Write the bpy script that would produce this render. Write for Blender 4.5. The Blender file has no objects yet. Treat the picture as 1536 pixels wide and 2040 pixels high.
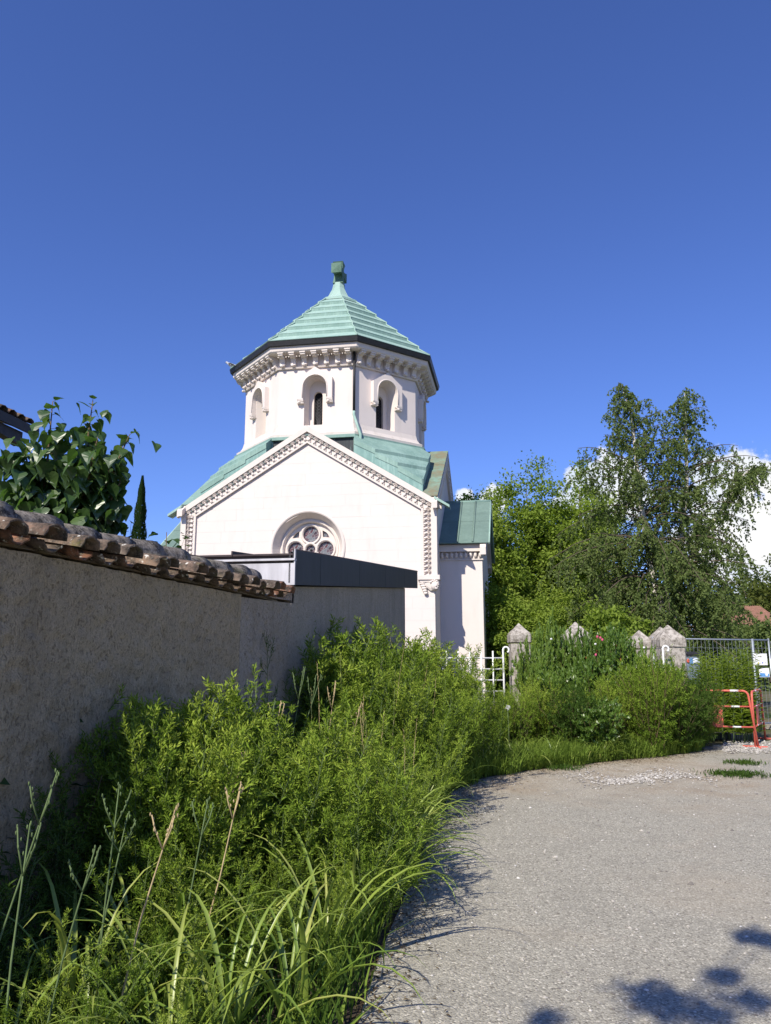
import bpy, bmesh, math, random
import numpy as np
from mathutils import Vector, Matrix, Euler

R = math.radians
random.seed(7)
rng = np.random.default_rng(11)
scene = bpy.context.scene
COL = scene.collection

# ------------------------------------------------------------------ camera, sky, sun, exposure
F, PITCH, EYE = 1534.0, R(11.0), 1.6
cam_data = bpy.data.cameras.new('camera')
cam_data.sensor_fit = 'VERTICAL'
cam_data.sensor_height = 36.0
cam_data.lens = 36.0 * F / 2040.0
cam_data.clip_start = 0.05
cam_data.clip_end = 3000
cam = bpy.data.objects.new('camera', cam_data)
cam.location = (0, 0, EYE)
cam.rotation_euler = (R(90) + PITCH, 0, 0)
COL.objects.link(cam)
scene.camera = cam

SUN_AZ, SUN_EL = R(28.7), R(41.0)        # light travels towards azimuth +28.7 deg (right of +Y)
world = bpy.data.worlds.new('World')
scene.world = world
world.use_nodes = True
SKY_STRENGTH = 0.070


def ray(px, py):
    u = (px - 768) / F
    v = (1020 - py) / F
    return Vector((u, math.cos(PITCH) - v * math.sin(PITCH), math.sin(PITCH) + v * math.cos(PITCH)))


def at(px, py, Y):
    r = ray(px, py)
    return Vector((0, 0, EYE)) + r * (Y / r.y)


def atz(px, py, Z=0.0):
    r = ray(px, py)
    return Vector((0, 0, EYE)) + r * ((Z - EYE) / r.z)


def build_world():
    nt = world.node_tree
    nt.nodes.clear()
    N, L = nt.nodes.new, nt.links.new
    out = N('ShaderNodeOutputWorld')
    sky = N('ShaderNodeTexSky')
    sky.sky_type = 'NISHITA'
    sky.sun_disc = False
    sky.sun_elevation = SUN_EL
    sky.sun_rotation = SUN_AZ + math.pi
    sky.air_density = 1.0
    sky.dust_density = 0.3
    sky.ozone_density = 3.0
    sky.altitude = 200
    tint = N('ShaderNodeMix'); tint.data_type = 'RGBA'; tint.blend_type = 'MULTIPLY'
    tint.inputs[0].default_value = 1.0
    L(sky.outputs[0], tint.inputs[6])
    tint.inputs[7].default_value = (0.81, 0.985, 1.66, 1)
    tc = N('ShaderNodeTexCoord')
    # cumulus low over the horizon: soft lobes broken up by noise
    lobes = []
    for px, py, rad in ((1180, 962, .020), (1150, 952, .020), (1212, 945, .034), (1230, 985, .045), (1180, 1010, .05),
                        (1440, 945, .035), (1490, 955, .035), (1540, 960, .03), (1450, 1010, .06),
                        (1500, 1060, .075), (1540, 1110, .08), (1440, 1090, .06), (1600, 1040, .07), (1680, 1080, .10), (1750, 1150, .1),
                        (985, 1000, .022), (925, 992, .014)):
        lobes.append((ray(px, py).normalized(), rad))
    for az, el, rad in ((58, 8, .10), (64, 10, .09), (95, 9, .12), (120, 12, .14), (150, 8, .1), (-70, 7, .10), (-100, 11, .13), (-140, 8, .12), (178, 10, .1)):
        lobes.append((Vector((math.sin(R(az)) * math.cos(R(el)), math.cos(R(az)) * math.cos(R(el)), math.sin(R(el)))), rad))
    prev = None
    for d, rad in lobes:
        vm = N('ShaderNodeVectorMath'); vm.operation = 'DISTANCE'
        L(tc.outputs['Generated'], vm.inputs[0]); vm.inputs[1].default_value = d
        mr = N('ShaderNodeMath'); mr.operation = 'MULTIPLY_ADD'
        L(vm.outputs['Value'], mr.inputs[0]); mr.inputs[1].default_value = -1.0 / rad; mr.inputs[2].default_value = 1.0
        if prev is None:
            prev = mr
        else:
            mx = N('ShaderNodeMath'); mx.operation = 'SMOOTH_MAX'; mx.inputs[2].default_value = .15
            L(prev.outputs[0], mx.inputs[0]); L(mr.outputs[0], mx.inputs[1]); prev = mx
    n1 = N('ShaderNodeTexNoise'); n1.inputs['Scale'].default_value = 34; n1.inputs['Detail'].default_value = 9; n1.inputs['Roughness'].default_value = .62
    L(tc.outputs['Generated'], n1.inputs['Vector'])
    ns = N('ShaderNodeMath'); ns.operation = 'MULTIPLY_ADD'; ns.inputs[1].default_value = 1.9; ns.inputs[2].default_value = -.95
    L(n1.outputs['Fac'], ns.inputs[0])
    ad = N('ShaderNodeMath'); ad.operation = 'ADD'
    L(prev.outputs[0], ad.inputs[0]); L(ns.outputs[0], ad.inputs[1])
    ms = N('ShaderNodeMapRange'); ms.interpolation_type = 'SMOOTHSTEP'
    ms.inputs['From Min'].default_value = .02; ms.inputs['From Max'].default_value = .34
    L(ad.outputs[0], ms.inputs['Value'])
    n2 = N('ShaderNodeTexNoise'); n2.inputs['Scale'].default_value = 14; n2.inputs['Detail'].default_value = 5
    L(tc.outputs['Generated'], n2.inputs['Vector'])
    cr = N('ShaderNodeValToRGB')
    cr.color_ramp.elements[0].position = .35; cr.color_ramp.elements[0].color = (.72, .80, .95, 1)
    cr.color_ramp.elements[1].position = .62; cr.color_ramp.elements[1].color = (1.0, 1.0, 1.0, 1)
    L(n2.outputs['Fac'], cr.inputs[0])
    bg1 = N('ShaderNodeBackground'); bg1.inputs['Strength'].default_value = SKY_STRENGTH
    L(tint.outputs[2], bg1.inputs['Color'])
    bg2 = N('ShaderNodeBackground'); bg2.inputs['Strength'].default_value = .72
    L(cr.outputs[0], bg2.inputs['Color'])
    mix = N('ShaderNodeMixShader')
    L(ms.outputs['Result'], mix.inputs[0]); L(bg1.outputs[0], mix.inputs[1]); L(bg2.outputs[0], mix.inputs[2])
    L(mix.outputs[0], out.inputs['Surface'])


build_world()
sun_data = bpy.data.lights.new('sun', 'SUN')
sun_data.energy = 4.2
sun_data.angle = R(0.53)
sun_data.color = (1.0, 0.935, 0.82)
sun = bpy.data.objects.new('sun', sun_data)
sun_dir = Vector((math.sin(SUN_AZ) * math.cos(SUN_EL), math.cos(SUN_AZ) * math.cos(SUN_EL), -math.sin(SUN_EL)))
sun.rotation_euler = sun_dir.to_track_quat('-Z', 'Y').to_euler()
sun.location = (-12, -18, 20)
COL.objects.link(sun)
scene.view_settings.view_transform = 'Standard'
scene.view_settings.look = 'None'
scene.view_settings.gamma = 1.0
scene.view_settings.exposure = 0.55
scene.view_settings.use_curve_mapping = False
scene.render.engine = 'CYCLES'
scene.cycles.max_bounces = 8
scene.cycles.diffuse_bounces = 4
scene.cycles.transmission_bounces = 4
scene.cycles.transparent_max_bounces = 8
try:
    scene.cycles.use_denoising = True
except Exception:
    pass

# ------------------------------------------------------------------ helpers


def tag(o, label=None, cat=None, group=None, kind=None):
    if label: o['label'] = label
    if cat: o['category'] = cat
    if group: o['group'] = group
    if kind: o['kind'] = kind
    return o


def empty(name, loc=(0, 0, 0), rz=0.0, label=None, cat=None, group=None, parent=None):
    o = bpy.data.objects.new(name, None)
    o.location = loc
    o.rotation_euler = (0, 0, rz)
    o.empty_display_size = .2
    COL.objects.link(o)
    if parent: o.parent = parent
    return tag(o, label, cat, group)


def link(name, me, parent=None, loc=(0, 0, 0), rot=(0, 0, 0), scale=(1, 1, 1)):
    o = bpy.data.objects.new(name, me)
    o.location, o.rotation_euler, o.scale = loc, rot, scale
    COL.objects.link(o)
    if parent: o.parent = parent
    return o


def copy_tree(o, parent=None):
    c = o.copy()
    COL.objects.link(c)
    c.parent = parent
    for ch in list(o.children):
        copy_tree(ch, c)
    return c


class MB:
    """collects faces for ONE mesh"""

    def __init__(s):
        s.v, s.f, s.m, s.sm = [], [], [], []

    def add(s, verts, faces, mi=0, smooth=False):
        n = len(s.v)
        s.v += [tuple(p) for p in verts]
        for f in faces:
            s.f.append(tuple(n + i for i in f)); s.m.append(mi); s.sm.append(smooth)
        return s

    def box(s, c, size, rot=None, mi=0):
        hx, hy, hz = size[0] / 2, size[1] / 2, size[2] / 2
        M = (rot.to_matrix() if isinstance(rot, Euler) else rot) if rot else None
        vs = []
        for x in (-hx, hx):
            for y in (-hy, hy):
                for z in (-hz, hz):
                    p = Vector((x, y, z))
                    if M: p = M @ p
                    vs.append(p + Vector(c))
        return s.add(vs, [(0, 1, 3, 2), (4, 6, 7, 5), (0, 4, 5, 1), (2, 3, 7, 6), (0, 2, 6, 4), (1, 5, 7, 3)], mi)

    def box2(s, a, b, mi=0):
        return s.box([(a[i] + b[i]) / 2 for i in range(3)], [abs(b[i] - a[i]) for i in range(3)], None, mi)

    def prism(s, poly, off, mi=0):
        """poly: 3D points in order, off: extrusion vector"""
        n = len(poly); off = Vector(off)
        vs = [Vector(p) for p in poly] + [Vector(p) + off for p in poly]
        fs = [tuple(range(n)), tuple(range(2 * n - 1, n - 1, -1))]
        for i in range(n):
            j = (i + 1) % n
            fs.append((i, n + i, n + j, j))
        return s.add(vs, fs, mi)

    def tube(s, pts, rad, n=8, caps=True, mi=0, smooth=True):
        pts = [Vector(p) for p in pts]
        if not hasattr(rad, '__len__'): rad = [rad] * len(pts)
        vs, fs = [], []
        ref = None
        for i, p in enumerate(pts):
            a = pts[max(i - 1, 0)]; b = pts[min(i + 1, len(pts) - 1)]
            t = (b - a)
            t = t.normalized() if t.length > 1e-9 else Vector((0, 0, 1))
            if ref is None:
                ref = t.orthogonal().normalized()
            ref = (ref - t * ref.dot(t))
            ref = ref.normalized() if ref.length > 1e-6 else t.orthogonal().normalized()
            bi = t.cross(ref)
            for k in range(n):
                a_ = 2 * math.pi * k / n
                vs.append(p + (ref * math.cos(a_) + bi * math.sin(a_)) * rad[i])
        for i in range(len(pts) - 1):
            for k in range(n):
                k2 = (k + 1) % n
                fs.append((i * n + k, i * n + k2, (i + 1) * n + k2, (i + 1) * n + k))
        s.add(vs, fs, mi, smooth)
        if caps:
            m = len(s.v) - len(vs)
            s.f.append(tuple(m + k for k in range(n - 1, -1, -1))); s.m.append(mi); s.sm.append(False)
            l = m + (len(pts) - 1) * n
            s.f.append(tuple(l + k for k in range(n))); s.m.append(mi); s.sm.append(False)
        return s

    def rings(s, rings, close=True, mi=0, smooth=False, caps=(False, False)):
        """loft between rings of equal point count"""
        n = len(rings[0]); vs = [p for r in rings for p in r]; fs = []
        for i in range(len(rings) - 1):
            for k in range(n if close else n - 1):
                k2 = (k + 1) % n
                fs.append((i * n + k, i * n + k2, (i + 1) * n + k2, (i + 1) * n + k))
        if caps[0]: fs.append(tuple(range(n - 1, -1, -1)))
        if caps[1]: fs.append(tuple((len(rings) - 1) * n + k for k in range(n)))
        return s.add(vs, fs, mi, smooth)

    def ball(s, c, r, nu=10, nv=6, mi=0):
        if not hasattr(r, '__len__'): r = (r, r, r)
        rs = []
        for j in range(nv + 1):
            t = math.pi * j / nv
            rr = max(math.sin(t), 1e-3)
            rs.append([(c[0] + r[0] * rr * math.cos(2 * math.pi * k / nu), c[1] + r[1] * rr * math.sin(2 * math.pi * k / nu), c[2] - r[2] * math.cos(t)) for k in range(nu)])
        return s.rings(rs, True, mi, True)

    def mesh(s, name, mats):
        me = bpy.data.meshes.new(name)
        me.from_pydata(s.v, [], s.f)
        for m in (mats if isinstance(mats, (list, tuple)) else [mats]): me.materials.append(m)
        me.polygons.foreach_set('material_index', s.m)
        me.polygons.foreach_set('use_smooth', s.sm)
        me.update()
        return me

    def build(s, name, mats, parent=None, **k):
        me = s.mesh(name, mats)
        bm = bmesh.new(); bm.from_mesh(me)
        bmesh.ops.recalc_face_normals(bm, faces=bm.faces)
        bm.to_mesh(me); bm.free()
        return link(name, me, parent, **k)


def holed_plate(name, outer, holes, to3d, depth, mats, parent=None):
    """flat plate with holes; outer / holes are 2D loops, to3d maps (a,b,d)->xyz, depth = extrusion inward"""
    bm = bmesh.new()
    loops = []
    for lp in [outer] + holes:
        vs = [bm.verts.new(to3d(a, b, 0)) for a, b in lp]
        es = [bm.edges.new((vs[i], vs[(i + 1) % len(vs)])) for i in range(len(vs))]
        loops.append((lp, es))
    es = [e for _, q in loops for e in q]
    bmesh.ops.triangle_fill(bm, edges=es, use_beauty=True, use_dissolve=False)
    if depth:
        front = list(bm.faces)
        back = [[bm.verts.new(to3d(a, b, depth)) for a, b in lp] for lp, _ in loops]
        bm.verts.ensure_lookup_table()
        k = 0
        fv = []
        for lp, _ in loops:
            fv.append(bm.verts[k:k + len(lp)]); k += len(lp)
        m = {}
        for A, B in zip(fv, back):
            for a, b in zip(A, B): m[a] = b
        for A, B in zip(fv, back):
            n = len(A)
            for i in range(n):
                bm.faces.new((A[i], A[(i + 1) % n], B[(i + 1) % n], B[i]))
        for f in front:
            bm.faces.new([m[v] for v in f.verts])
    bmesh.ops.recalc_face_normals(bm, faces=bm.faces)
    me = bpy.data.meshes.new(name)
    bm.to_mesh(me); bm.free()
    for mt in (mats if isinstance(mats, (list, tuple)) else [mats]): me.materials.append(mt)
    return link(name, me, parent)


def circle2(cx, cy, r, n=40, a0=0, a1=360):
    full = abs(a1 - a0) >= 360
    return [(cx + r * math.cos(R(a0 + (a1 - a0) * i / (n if full else n - 1))), cy + r * math.sin(R(a0 + (a1 - a0) * i / (n if full else n - 1)))) for i in range(n)]


# ------------------------------------------------------------------ materials
class NT:
    def __init__(s, name):
        s.mat = bpy.data.materials.new(name); s.mat.use_nodes = True
        s.nt = s.mat.node_tree
        s.p = s.nt.nodes['Principled BSDF']
        s.out = s.nt.nodes['Material Output']
        s.tc = s.n('ShaderNodeTexCoord')
        s.geo = s.n('ShaderNodeNewGeometry')

    def n(s, t, **k):
        nd = s.nt.nodes.new(t)
        for a, b in k.items(): setattr(nd, a, b)
        return nd

    def l(s, a, b): s.nt.links.new(a, b)

    def coords(s, mode='object', scale=(1, 1, 1)):
        src = {'object': s.tc.outputs['Object'], 'world': s.geo.outputs['Position']}[mode]
        mp = s.n('ShaderNodeMapping'); mp.inputs['Scale'].default_value = scale
        s.l(src, mp.inputs['Vector'])
        return mp.outputs[0]

    def noise(s, vec, scale=5, detail=4, rough=.55, dist=0):
        t = s.n('ShaderNodeTexNoise')
        t.inputs['Scale'].default_value = scale; t.inputs['Detail'].default_value = detail
        t.inputs['Roughness'].default_value = rough; t.inputs['Distortion'].default_value = dist
        s.l(vec, t.inputs['Vector'])
        return t.outputs['Fac']

    def voro(s, vec, scale=5, feature='F1', rand=1.0, out='Distance'):
        t = s.n('ShaderNodeTexVoronoi', feature=feature)
        t.inputs['Scale'].default_value = scale
        t.inputs['Randomness'].default_value = rand
        s.l(vec, t.inputs['Vector'])
        return t.outputs[out]

    def ramp(s, fac, stops):
        r = s.n('ShaderNodeValToRGB')
        while len(r.color_ramp.elements) < len(stops): r.color_ramp.elements.new(.5)
        for e, (p, c) in zip(r.color_ramp.elements, stops):
            e.position = p
            e.color = (c, c, c, 1) if not hasattr(c, '__len__') else (*c, 1)
        s.l(fac, r.inputs[0])
        return r.outputs[0]

    def mix(s, fac, a, b, mode='MIX'):
        m = s.n('ShaderNodeMix', data_type='RGBA', blend_type=mode)
        for i_, (sock, v) in enumerate(((m.inputs[0], fac), (m.inputs[6], a), (m.inputs[7], b))):
            if hasattr(v, 'is_linked'): s.l(v, sock)
            elif hasattr(v, '__len__'): sock.default_value = (*v, 1) if len(v) == 3 else v
            else: sock.default_value = v if i_ == 0 else (v, v, v, 1)
        return m.outputs[2]

    def math(s, op, a, b=0.0, clamp=False):
        m = s.n('ShaderNodeMath', operation=op, use_clamp=clamp)
        for sock, v in ((m.inputs[0], a), (m.inputs[1], b)):
            if hasattr(v, 'is_linked'): s.l(v, sock)
            else: sock.default_value = v
        return m.outputs[0]

    def bump(s, h, strength=.4, dist=.01, normal=None):
        b = s.n('ShaderNodeBump')
        b.inputs['Strength'].default_value = strength; b.inputs['Distance'].default_value = dist
        s.l(h, b.inputs['Height'])
        if normal is not None: s.l(normal, b.inputs['Normal'])
        s.l(b.outputs[0], s.p.inputs['Normal'])
        return b.outputs[0]

    def done(s, color=None, rough=.8, spec=.3, metal=0):
        if color is not None:
            if hasattr(color, 'is_linked'): s.l(color, s.p.inputs['Base Color'])
            else: s.p.inputs['Base Color'].default_value = (*color, 1)
        if hasattr(rough, 'is_linked'): s.l(rough, s.p.inputs['Roughness'])
        else: s.p.inputs['Roughness'].default_value = rough
        s.p.inputs['Specular IOR Level'].default_value = spec
        s.p.inputs['Metallic'].default_value = metal
        return s.mat

    def rnd(s):
        oi = s.n('ShaderNodeObjectInfo')
        return oi.outputs['Random']


def m_stone(name, base=(.80, .745, .70), dirt=.0):
    k = NT(name)
    w = k.coords('world')
    a = k.noise(w, .8, 4, .6)
    b = k.noise(k.coords('world', (1, 1, .25)), 3.2, 5, .6)
    fine = k.noise(w, 55, 3, .6)
    r = k.rnd()
    c = k.mix(k.ramp(a, [(.35, 0), (.7, 1)]), [x * .965 for x in base], base)
    c = k.mix(k.math('MULTIPLY', k.ramp(b, [(.54, 0), (.80, 1)]), .22 + dirt), c, (.42, .37, .31))
    c = k.mix(k.math('MULTIPLY', r, .09), c, (base[0] * .93, base[1] * .92, base[2] * .90))
    c = k.mix(k.math('MULTIPLY', k.ramp(fine, [(.55, 0), (.8, 1)]), .10), c, (.5, .45, .4))
    k.bump(fine, .12, .004)
    return k.done(c, .88, .2)


def m_stone_weathered(name):
    k = NT(name)
    w = k.coords('world')
    a = k.noise(w, 9, 6, .7)
    b = k.noise(w, 38, 4, .7)
    c = k.mix(k.ramp(a, [(.42, 0), (.6, 1)]), (.44, .40, .35), (.17, .15, .125))
    c = k.mix(k.ramp(b, [(.55, 0), (.7, 1)]), c, (.55, .51, .46))
    k.bump(b, .5, .01)
    return k.done(c, .95, .1)


def m_patina(name, light=(.27, .50, .41), dark=(.14, .31, .25), stain=.5, brown=0.0):
    k = NT(name)
    w = k.coords('world')
    a = k.noise(w, 1.5, 5, .6, .4)
    streak = k.noise(k.coords('world', (6, 6, .5)), 2.2, 5, .65)
    fine = k.noise(w, 24, 4, .6)
    c = k.mix(k.ramp(a, [(.35, 0), (.68, 1)]), dark, light)
    c = k.mix(k.math('MULTIPLY', k.ramp(streak, [(.50, 0), (.68, 1)]), stain), c, (.36, .52, .46))
    drip = k.noise(k.coords('world', (9, 9, .7)), 1.3, 6, .7)
    c = k.mix(k.math('MULTIPLY', k.ramp(drip, [(.56, 0), (.74, 1)]), .45), c, (.10, .17, .145))
    c = k.mix(k.math('MULTIPLY', k.ramp(fine, [(.56, 0), (.75, 1)]), .30), c, (.09, .17, .14))
    c = k.mix(k.math('MULTIPLY', k.rnd(), .30), c, (light[0] * .72, light[1] * .78, light[2] * .76))
    if brown:
        c = k.mix(k.math('MULTIPLY', k.ramp(k.noise(w, 2.3, 4, .6), [(.35, 0), (.6, 1)]), brown), c, (.20, .165, .10))
    k.bump(a, .15, .01)
    return k.done(c, .72, .3)


def m_patina_dark(name):
    k = NT(name)
    st = k.noise(k.coords('world', (7, 7, .45)), 1.6, 5, .7)
    c = k.ramp(st, [(.50, (.028, .032, .036)), (.60, (.045, .055, .058)), (.66, (.22, .36, .33)), (.78, (.28, .44, .40))])
    return k.done(c, .6, .3)


def m_plain(name, col, rough=.6, spec=.3, metal=0, var=.15, scale=12, bump=.0):
    k = NT(name)
    a = k.noise(k.coords('world'), scale, 4, .6)
    c = k.mix(k.ramp(a, [(.3, 0), (.7, 1)]), [x * (1 - var) for x in col], [min(1, x * (1 + var)) for x in col])
    if bump: k.bump(a, bump, .01)
    return k.done(c, rough, spec, metal)


def m_render_wall(name, base, dark):
    k = NT(name)
    w = k.coords('world')
    st = k.coords('world', (1, 1, .75))
    pit2 = k.noise(k.coords('world', (1, 1, .5)), 68, 5, .72)
    pit = k.noise(st, 120, 4, .75)
    big = k.noise(w, 1.3, 5, .6)
    grime = k.noise(k.coords('world', (2.4, 2.4, .35)), 1.6, 5, .62)
    mask = k.ramp(pit2, [(.53, 0), (.64, 1)])
    c = k.mix(k.ramp(big, [(.3, 0), (.7, 1)]), [x * .82 for x in base], base)
    c = k.mix(k.ramp(pit, [(.40, .50), (.60, 0)]), c, [x * .45 for x in base])
    c = k.mix(k.math('MULTIPLY', mask, .75), c, dark)  # pits darkened in colour, standing in for the shade of the relief
    c = k.mix(k.math('MULTIPLY', k.ramp(grime, [(.48, 0), (.75, 1)]), .42), c, (.20, .165, .11))
    h = k.math('SUBTRACT', k.ramp(pit, [(.35, 0), (.65, 1)]), mask)
    k.bump(h, .8, .012)
    return k.done(c, .96, .1)


def m_tile(name):
    k = NT(name)
    w = k.coords('world')
    r = k.rnd()
    base = k.ramp(r, [(0, (.20, .14, .10)), (.4, (.25, .17, .115)), (.75, (.17, .13, .10)), (1, (.32, .15, .09))])
    a = k.noise(w, 14, 6, .7)
    b = k.noise(w, 60, 4, .7)
    sp = k.noise(w, 26, 3, .5)
    c = k.mix(k.ramp(a, [(.42, 0), (.62, 1)]), base, (.055, .047, .038))
    c = k.mix(k.ramp(b, [(.56, 0), (.68, 1)]), c, (.24, .21, .165))
    c = k.mix(k.ramp(sp, [(.64, 0), (.70, 1)]), c, (.62, .58, .50))
    ms = k.noise(w, 5, 4, .6)
    c = k.mix(k.math('MULTIPLY', k.ramp(ms, [(.60, 0), (.72, 1)]), .55), c, (.17, .16, .04))
    k.bump(k.math('ADD', a, b), .5, .008)
    return k.done(c, .95, .12)


def m_ridge_tile(name):
    k = NT(name)
    w = k.coords('world')
    a = k.noise(w, 9, 6, .7)
    b = k.noise(w, 45, 5, .75)
    c = k.mix(k.ramp(a, [(.40, 0), (.60, 1)]), (.26, .225, .185), (.05, .044, .036))
    c = k.mix(k.ramp(b, [(.50, 0), (.66, 1)]), c, (.36, .32, .27))
    ms = k.noise(w, 3.1, 4, .6)
    c = k.mix(k.math('MULTIPLY', k.ramp(ms, [(.56, 0), (.70, 1)]), .6), c, (.20, .17, .05))
    k.bump(k.math('ADD', a, b), .7, .012)
    return k.done(c, .97, .1)


def m_zinc(name, col, rough=.45):
    k = NT(name)
    a = k.noise(k.coords('world', (3, 3, .8)), 2.5, 5, .6)
    c = k.mix(k.ramp(a, [(.35, 0), (.7, 1)]), [x * .8 for x in col], [x * 1.15 for x in col])
    k.bump(k.noise(k.coords('world'), 1.8, 2), .15, .02)
    return k.done(c, rough, .3, .0)


def m_leaf(name, cols, trans=.38, gloss=.0, back=1.25, hue_by_obj=True):
    """cols: ramp colours over a per-leaf random tint"""
    k = NT(name)
    at_ = k.n('ShaderNodeAttribute'); at_.attribute_name = 'tint'
    fac = at_.outputs['Fac']
    if hue_by_obj:
        fac = k.math('ADD', k.math('MULTIPLY', fac, .58), k.math('MULTIPLY', k.rnd(), .42))
    n = len(cols)
    c = k.ramp(fac, [(i / (n - 1) if n > 1 else 0, cc) for i, cc in enumerate(cols)])
    k.nt.nodes.remove(k.p)
    d = k.n('ShaderNodeBsdfDiffuse'); t = k.n('ShaderNodeBsdfTranslucent')
    k.l(c, d.inputs['Color'])
    tcol = k.mix(1.0, c, (back * 1.12, back * 1.2, back * .62), 'MULTIPLY')
    k.l(tcol, t.inputs['Color'])
    m = k.n('ShaderNodeMixShader'); m.inputs[0].default_value = trans
    k.l(d.outputs[0], m.inputs[1]); k.l(t.outputs[0], m.inputs[2])
    g = k.n('ShaderNodeBsdfGlossy'); g.inputs['Roughness'].default_value = .38
    m2 = k.n('ShaderNodeMixShader'); m2.inputs[0].default_value = gloss
    k.l(m.outputs[0], m2.inputs[1]); k.l(g.outputs[0], m2.inputs[2])
    k.l(m2.outputs[0], k.out.inputs['Surface'])
    return k.mat


def m_leaded(name):
    k = NT(name)
    o = k.coords('object')
    v1 = k.voro(o, 9.5, 'DISTANCE_TO_EDGE')
    v2 = k.voro(o, 9.5, 'F1', 1.0, 'Color')
    came = k.ramp(v1, [(.03, 1), (.06, 0)])
    sep = k.n('ShaderNodeSeparateColor'); k.l(v2, sep.inputs[0])
    g = k.ramp(sep.outputs[0], [(0, (.03, .02, .03)), (.35, (.10, .025, .03)), (.6, (.09, .10, .12)), (.85, (.16, .17, .18)), (1, (.03, .05, .09))])
    c = k.mix(came, g, (.25, .24, .24))
    return k.done(c, .35, .4)


MT = {}
MT['stone'] = m_stone('limestone', (.71, .63, .58))
MT['stone_block'] = m_stone('limestone_block', (.71, .632, .583))
MT['stone_trim'] = m_stone('limestone_carved', (.69, .615, .56), .06)
MT['stone_base'] = m_stone('limestone_stained', (.62, .56, .51), .55)
MT['pillar'] = m_stone_weathered('weathered_stone')
MT['copper'] = m_patina('verdigris_sheet', (.36, .485, .42), (.25, .385, .33), .45)
MT['copper_corner'] = m_patina('verdigris_corner', (.275, .405, .35), (.165, .275, .235), .5)
MT['copper_clad'] = m_patina('verdigris_cladding', (.24, .38, .345), (.14, .26, .235), .7)
MT['copper_mid'] = m_patina('verdigris_weathered', (.25, .37, .32), (.16, .265, .23), .4)
MT['copper_brown'] = m_patina('verdigris_browned', (.22, .34, .26), (.13, .22, .17), .2, .85)
MT['copper_low'] = m_patina('verdigris_grey', (.165, .24, .205), (.12, .18, .155), .12)
MT['copper_streak'] = m_patina_dark('dark_streaked_copper')
MT['gutter'] = m_plain('gutter_black', (.018, .018, .02), .5, .4, 0, .4)
MT['grille'] = m_plain('wrought_grille', (.10, .095, .10), .6, .3)
MT['cross'] = m_patina('cross_copper', (.13, .225, .16), (.06, .115, .085), .1)
MT['glass'] = m_leaded('leaded_glass')
MT['dark'] = m_plain('dark_opening', (.01, .01, .012), .9, .1)
MT['wall_old'] = m_render_wall('roughcast_tan', (.76, .60, .38), (.23, .175, .105))
MT['wall_new'] = m_render_wall('roughcast_grey', (.68, .575, .44), (.21, .17, .12))
MT['tile'] = m_tile('canal_tile')
MT['ridge'] = m_ridge_tile('lichen_ridge_tile')
MT['zinc_shaded'] = m_zinc('zinc_shaded', (.045, .048, .056), .6)  # same zinc as the front eave, its side's shade put into the colour
MT['zinc_sunlit'] = m_zinc('zinc_sunlit', (.50, .485, .50))  # same zinc again, direct sun put into the colour
MT['zinc_brown'] = m_zinc('zinc_brown', (.06, .045, .045))
MT['white_paint'] = m_plain('white_paint', (.78, .78, .76), .5, .4, 0, .06)
MT['red_paint'] = m_plain('red_paint', (.60, .125, .085), .5, .4, 0, .18)
MT['galv'] = m_plain('galvanised', (.42, .45, .48), .4, .5, .5)
MT['bark'] = m_plain('bark', (.10, .08, .06), .95, .1, 0, .4, 20, .6)
MT['bark_white'] = m_plain('birch_bark', (.52, .48, .43), .9, .1, 0, .45, 7, .4)
MT['stem'] = m_plain('stem_green', (.10, .14, .045), .8, .2, 0, .3)
MT['stem_brown'] = m_plain('stem_brown', (.14, .10, .055), .85, .2, 0, .3)
MT['straw'] = m_plain('dry_stalk', (.40, .31, .17), .85, .2, 0, .3)
MT['stalk_green'] = m_plain('green_stalk', (.10, .145, .055), .7, .3, 0, .25)
MT['weed'] = m_leaf('weed_leaf', [(.042, .085, .013), (.105, .175, .022), (.21, .295, .040), (.345, .415, .070)], .26)
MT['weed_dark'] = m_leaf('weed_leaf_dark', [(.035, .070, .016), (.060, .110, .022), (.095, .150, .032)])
MT['lily'] = m_leaf('daylily_leaf', [(.10, .175, .026), (.18, .265, .040), (.27, .345, .065), (.38, .40, .105)], .28, .05)
MT['grass'] = m_leaf('grass_blade', [(.080, .135, .022), (.150, .225, .036), (.235, .305, .065)], .34)
MT['birch'] = m_leaf('birch_leaf', [(.075, .110, .035), (.125, .170, .055), (.190, .235, .085)], .42, .0)
MT['robinia'] = m_leaf('bright_leaf', [(.13, .19, .032), (.22, .295, .052), (.32, .385, .090)], .42)
MT['far_leaf'] = m_leaf('far_leaf', [(.05, .075, .02), (.10, .12, .03), (.14, .15, .045)], .35)
MT['big_leaf'] = m_leaf('broad_leaf', [(.035, .075, .020), (.060, .120, .028), (.110, .180, .045)], .42, .06)
MT['cypress'] = m_leaf('cypress_leaf', [(.018, .036, .012), (.03, .055, .018)], .2)
MT['rose_leaf'] = m_leaf('rose_leaf', [(.055, .110, .020), (.105, .185, .030), (.175, .255, .045)], .36, .04)
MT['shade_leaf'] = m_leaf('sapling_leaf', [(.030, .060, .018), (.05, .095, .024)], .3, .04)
MT['pink'] = m_plain('rose_petal', (.55, .10, .18), .7, .2)
MT['white_petal'] = m_plain('seed_head', (.72, .72, .70), .9, .1)
MT['hip'] = m_plain('rose_hip', (.40, .10, .03), .5, .4)
MT['seed'] = m_leaf('grass_seed', [(.20, .15, .07), (.34, .27, .13), (.28, .27, .10)], .2)
MT['soil'] = m_plain('soil', (.07, .055, .04), 1, .05, 0, .4, 9, .6)


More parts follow.
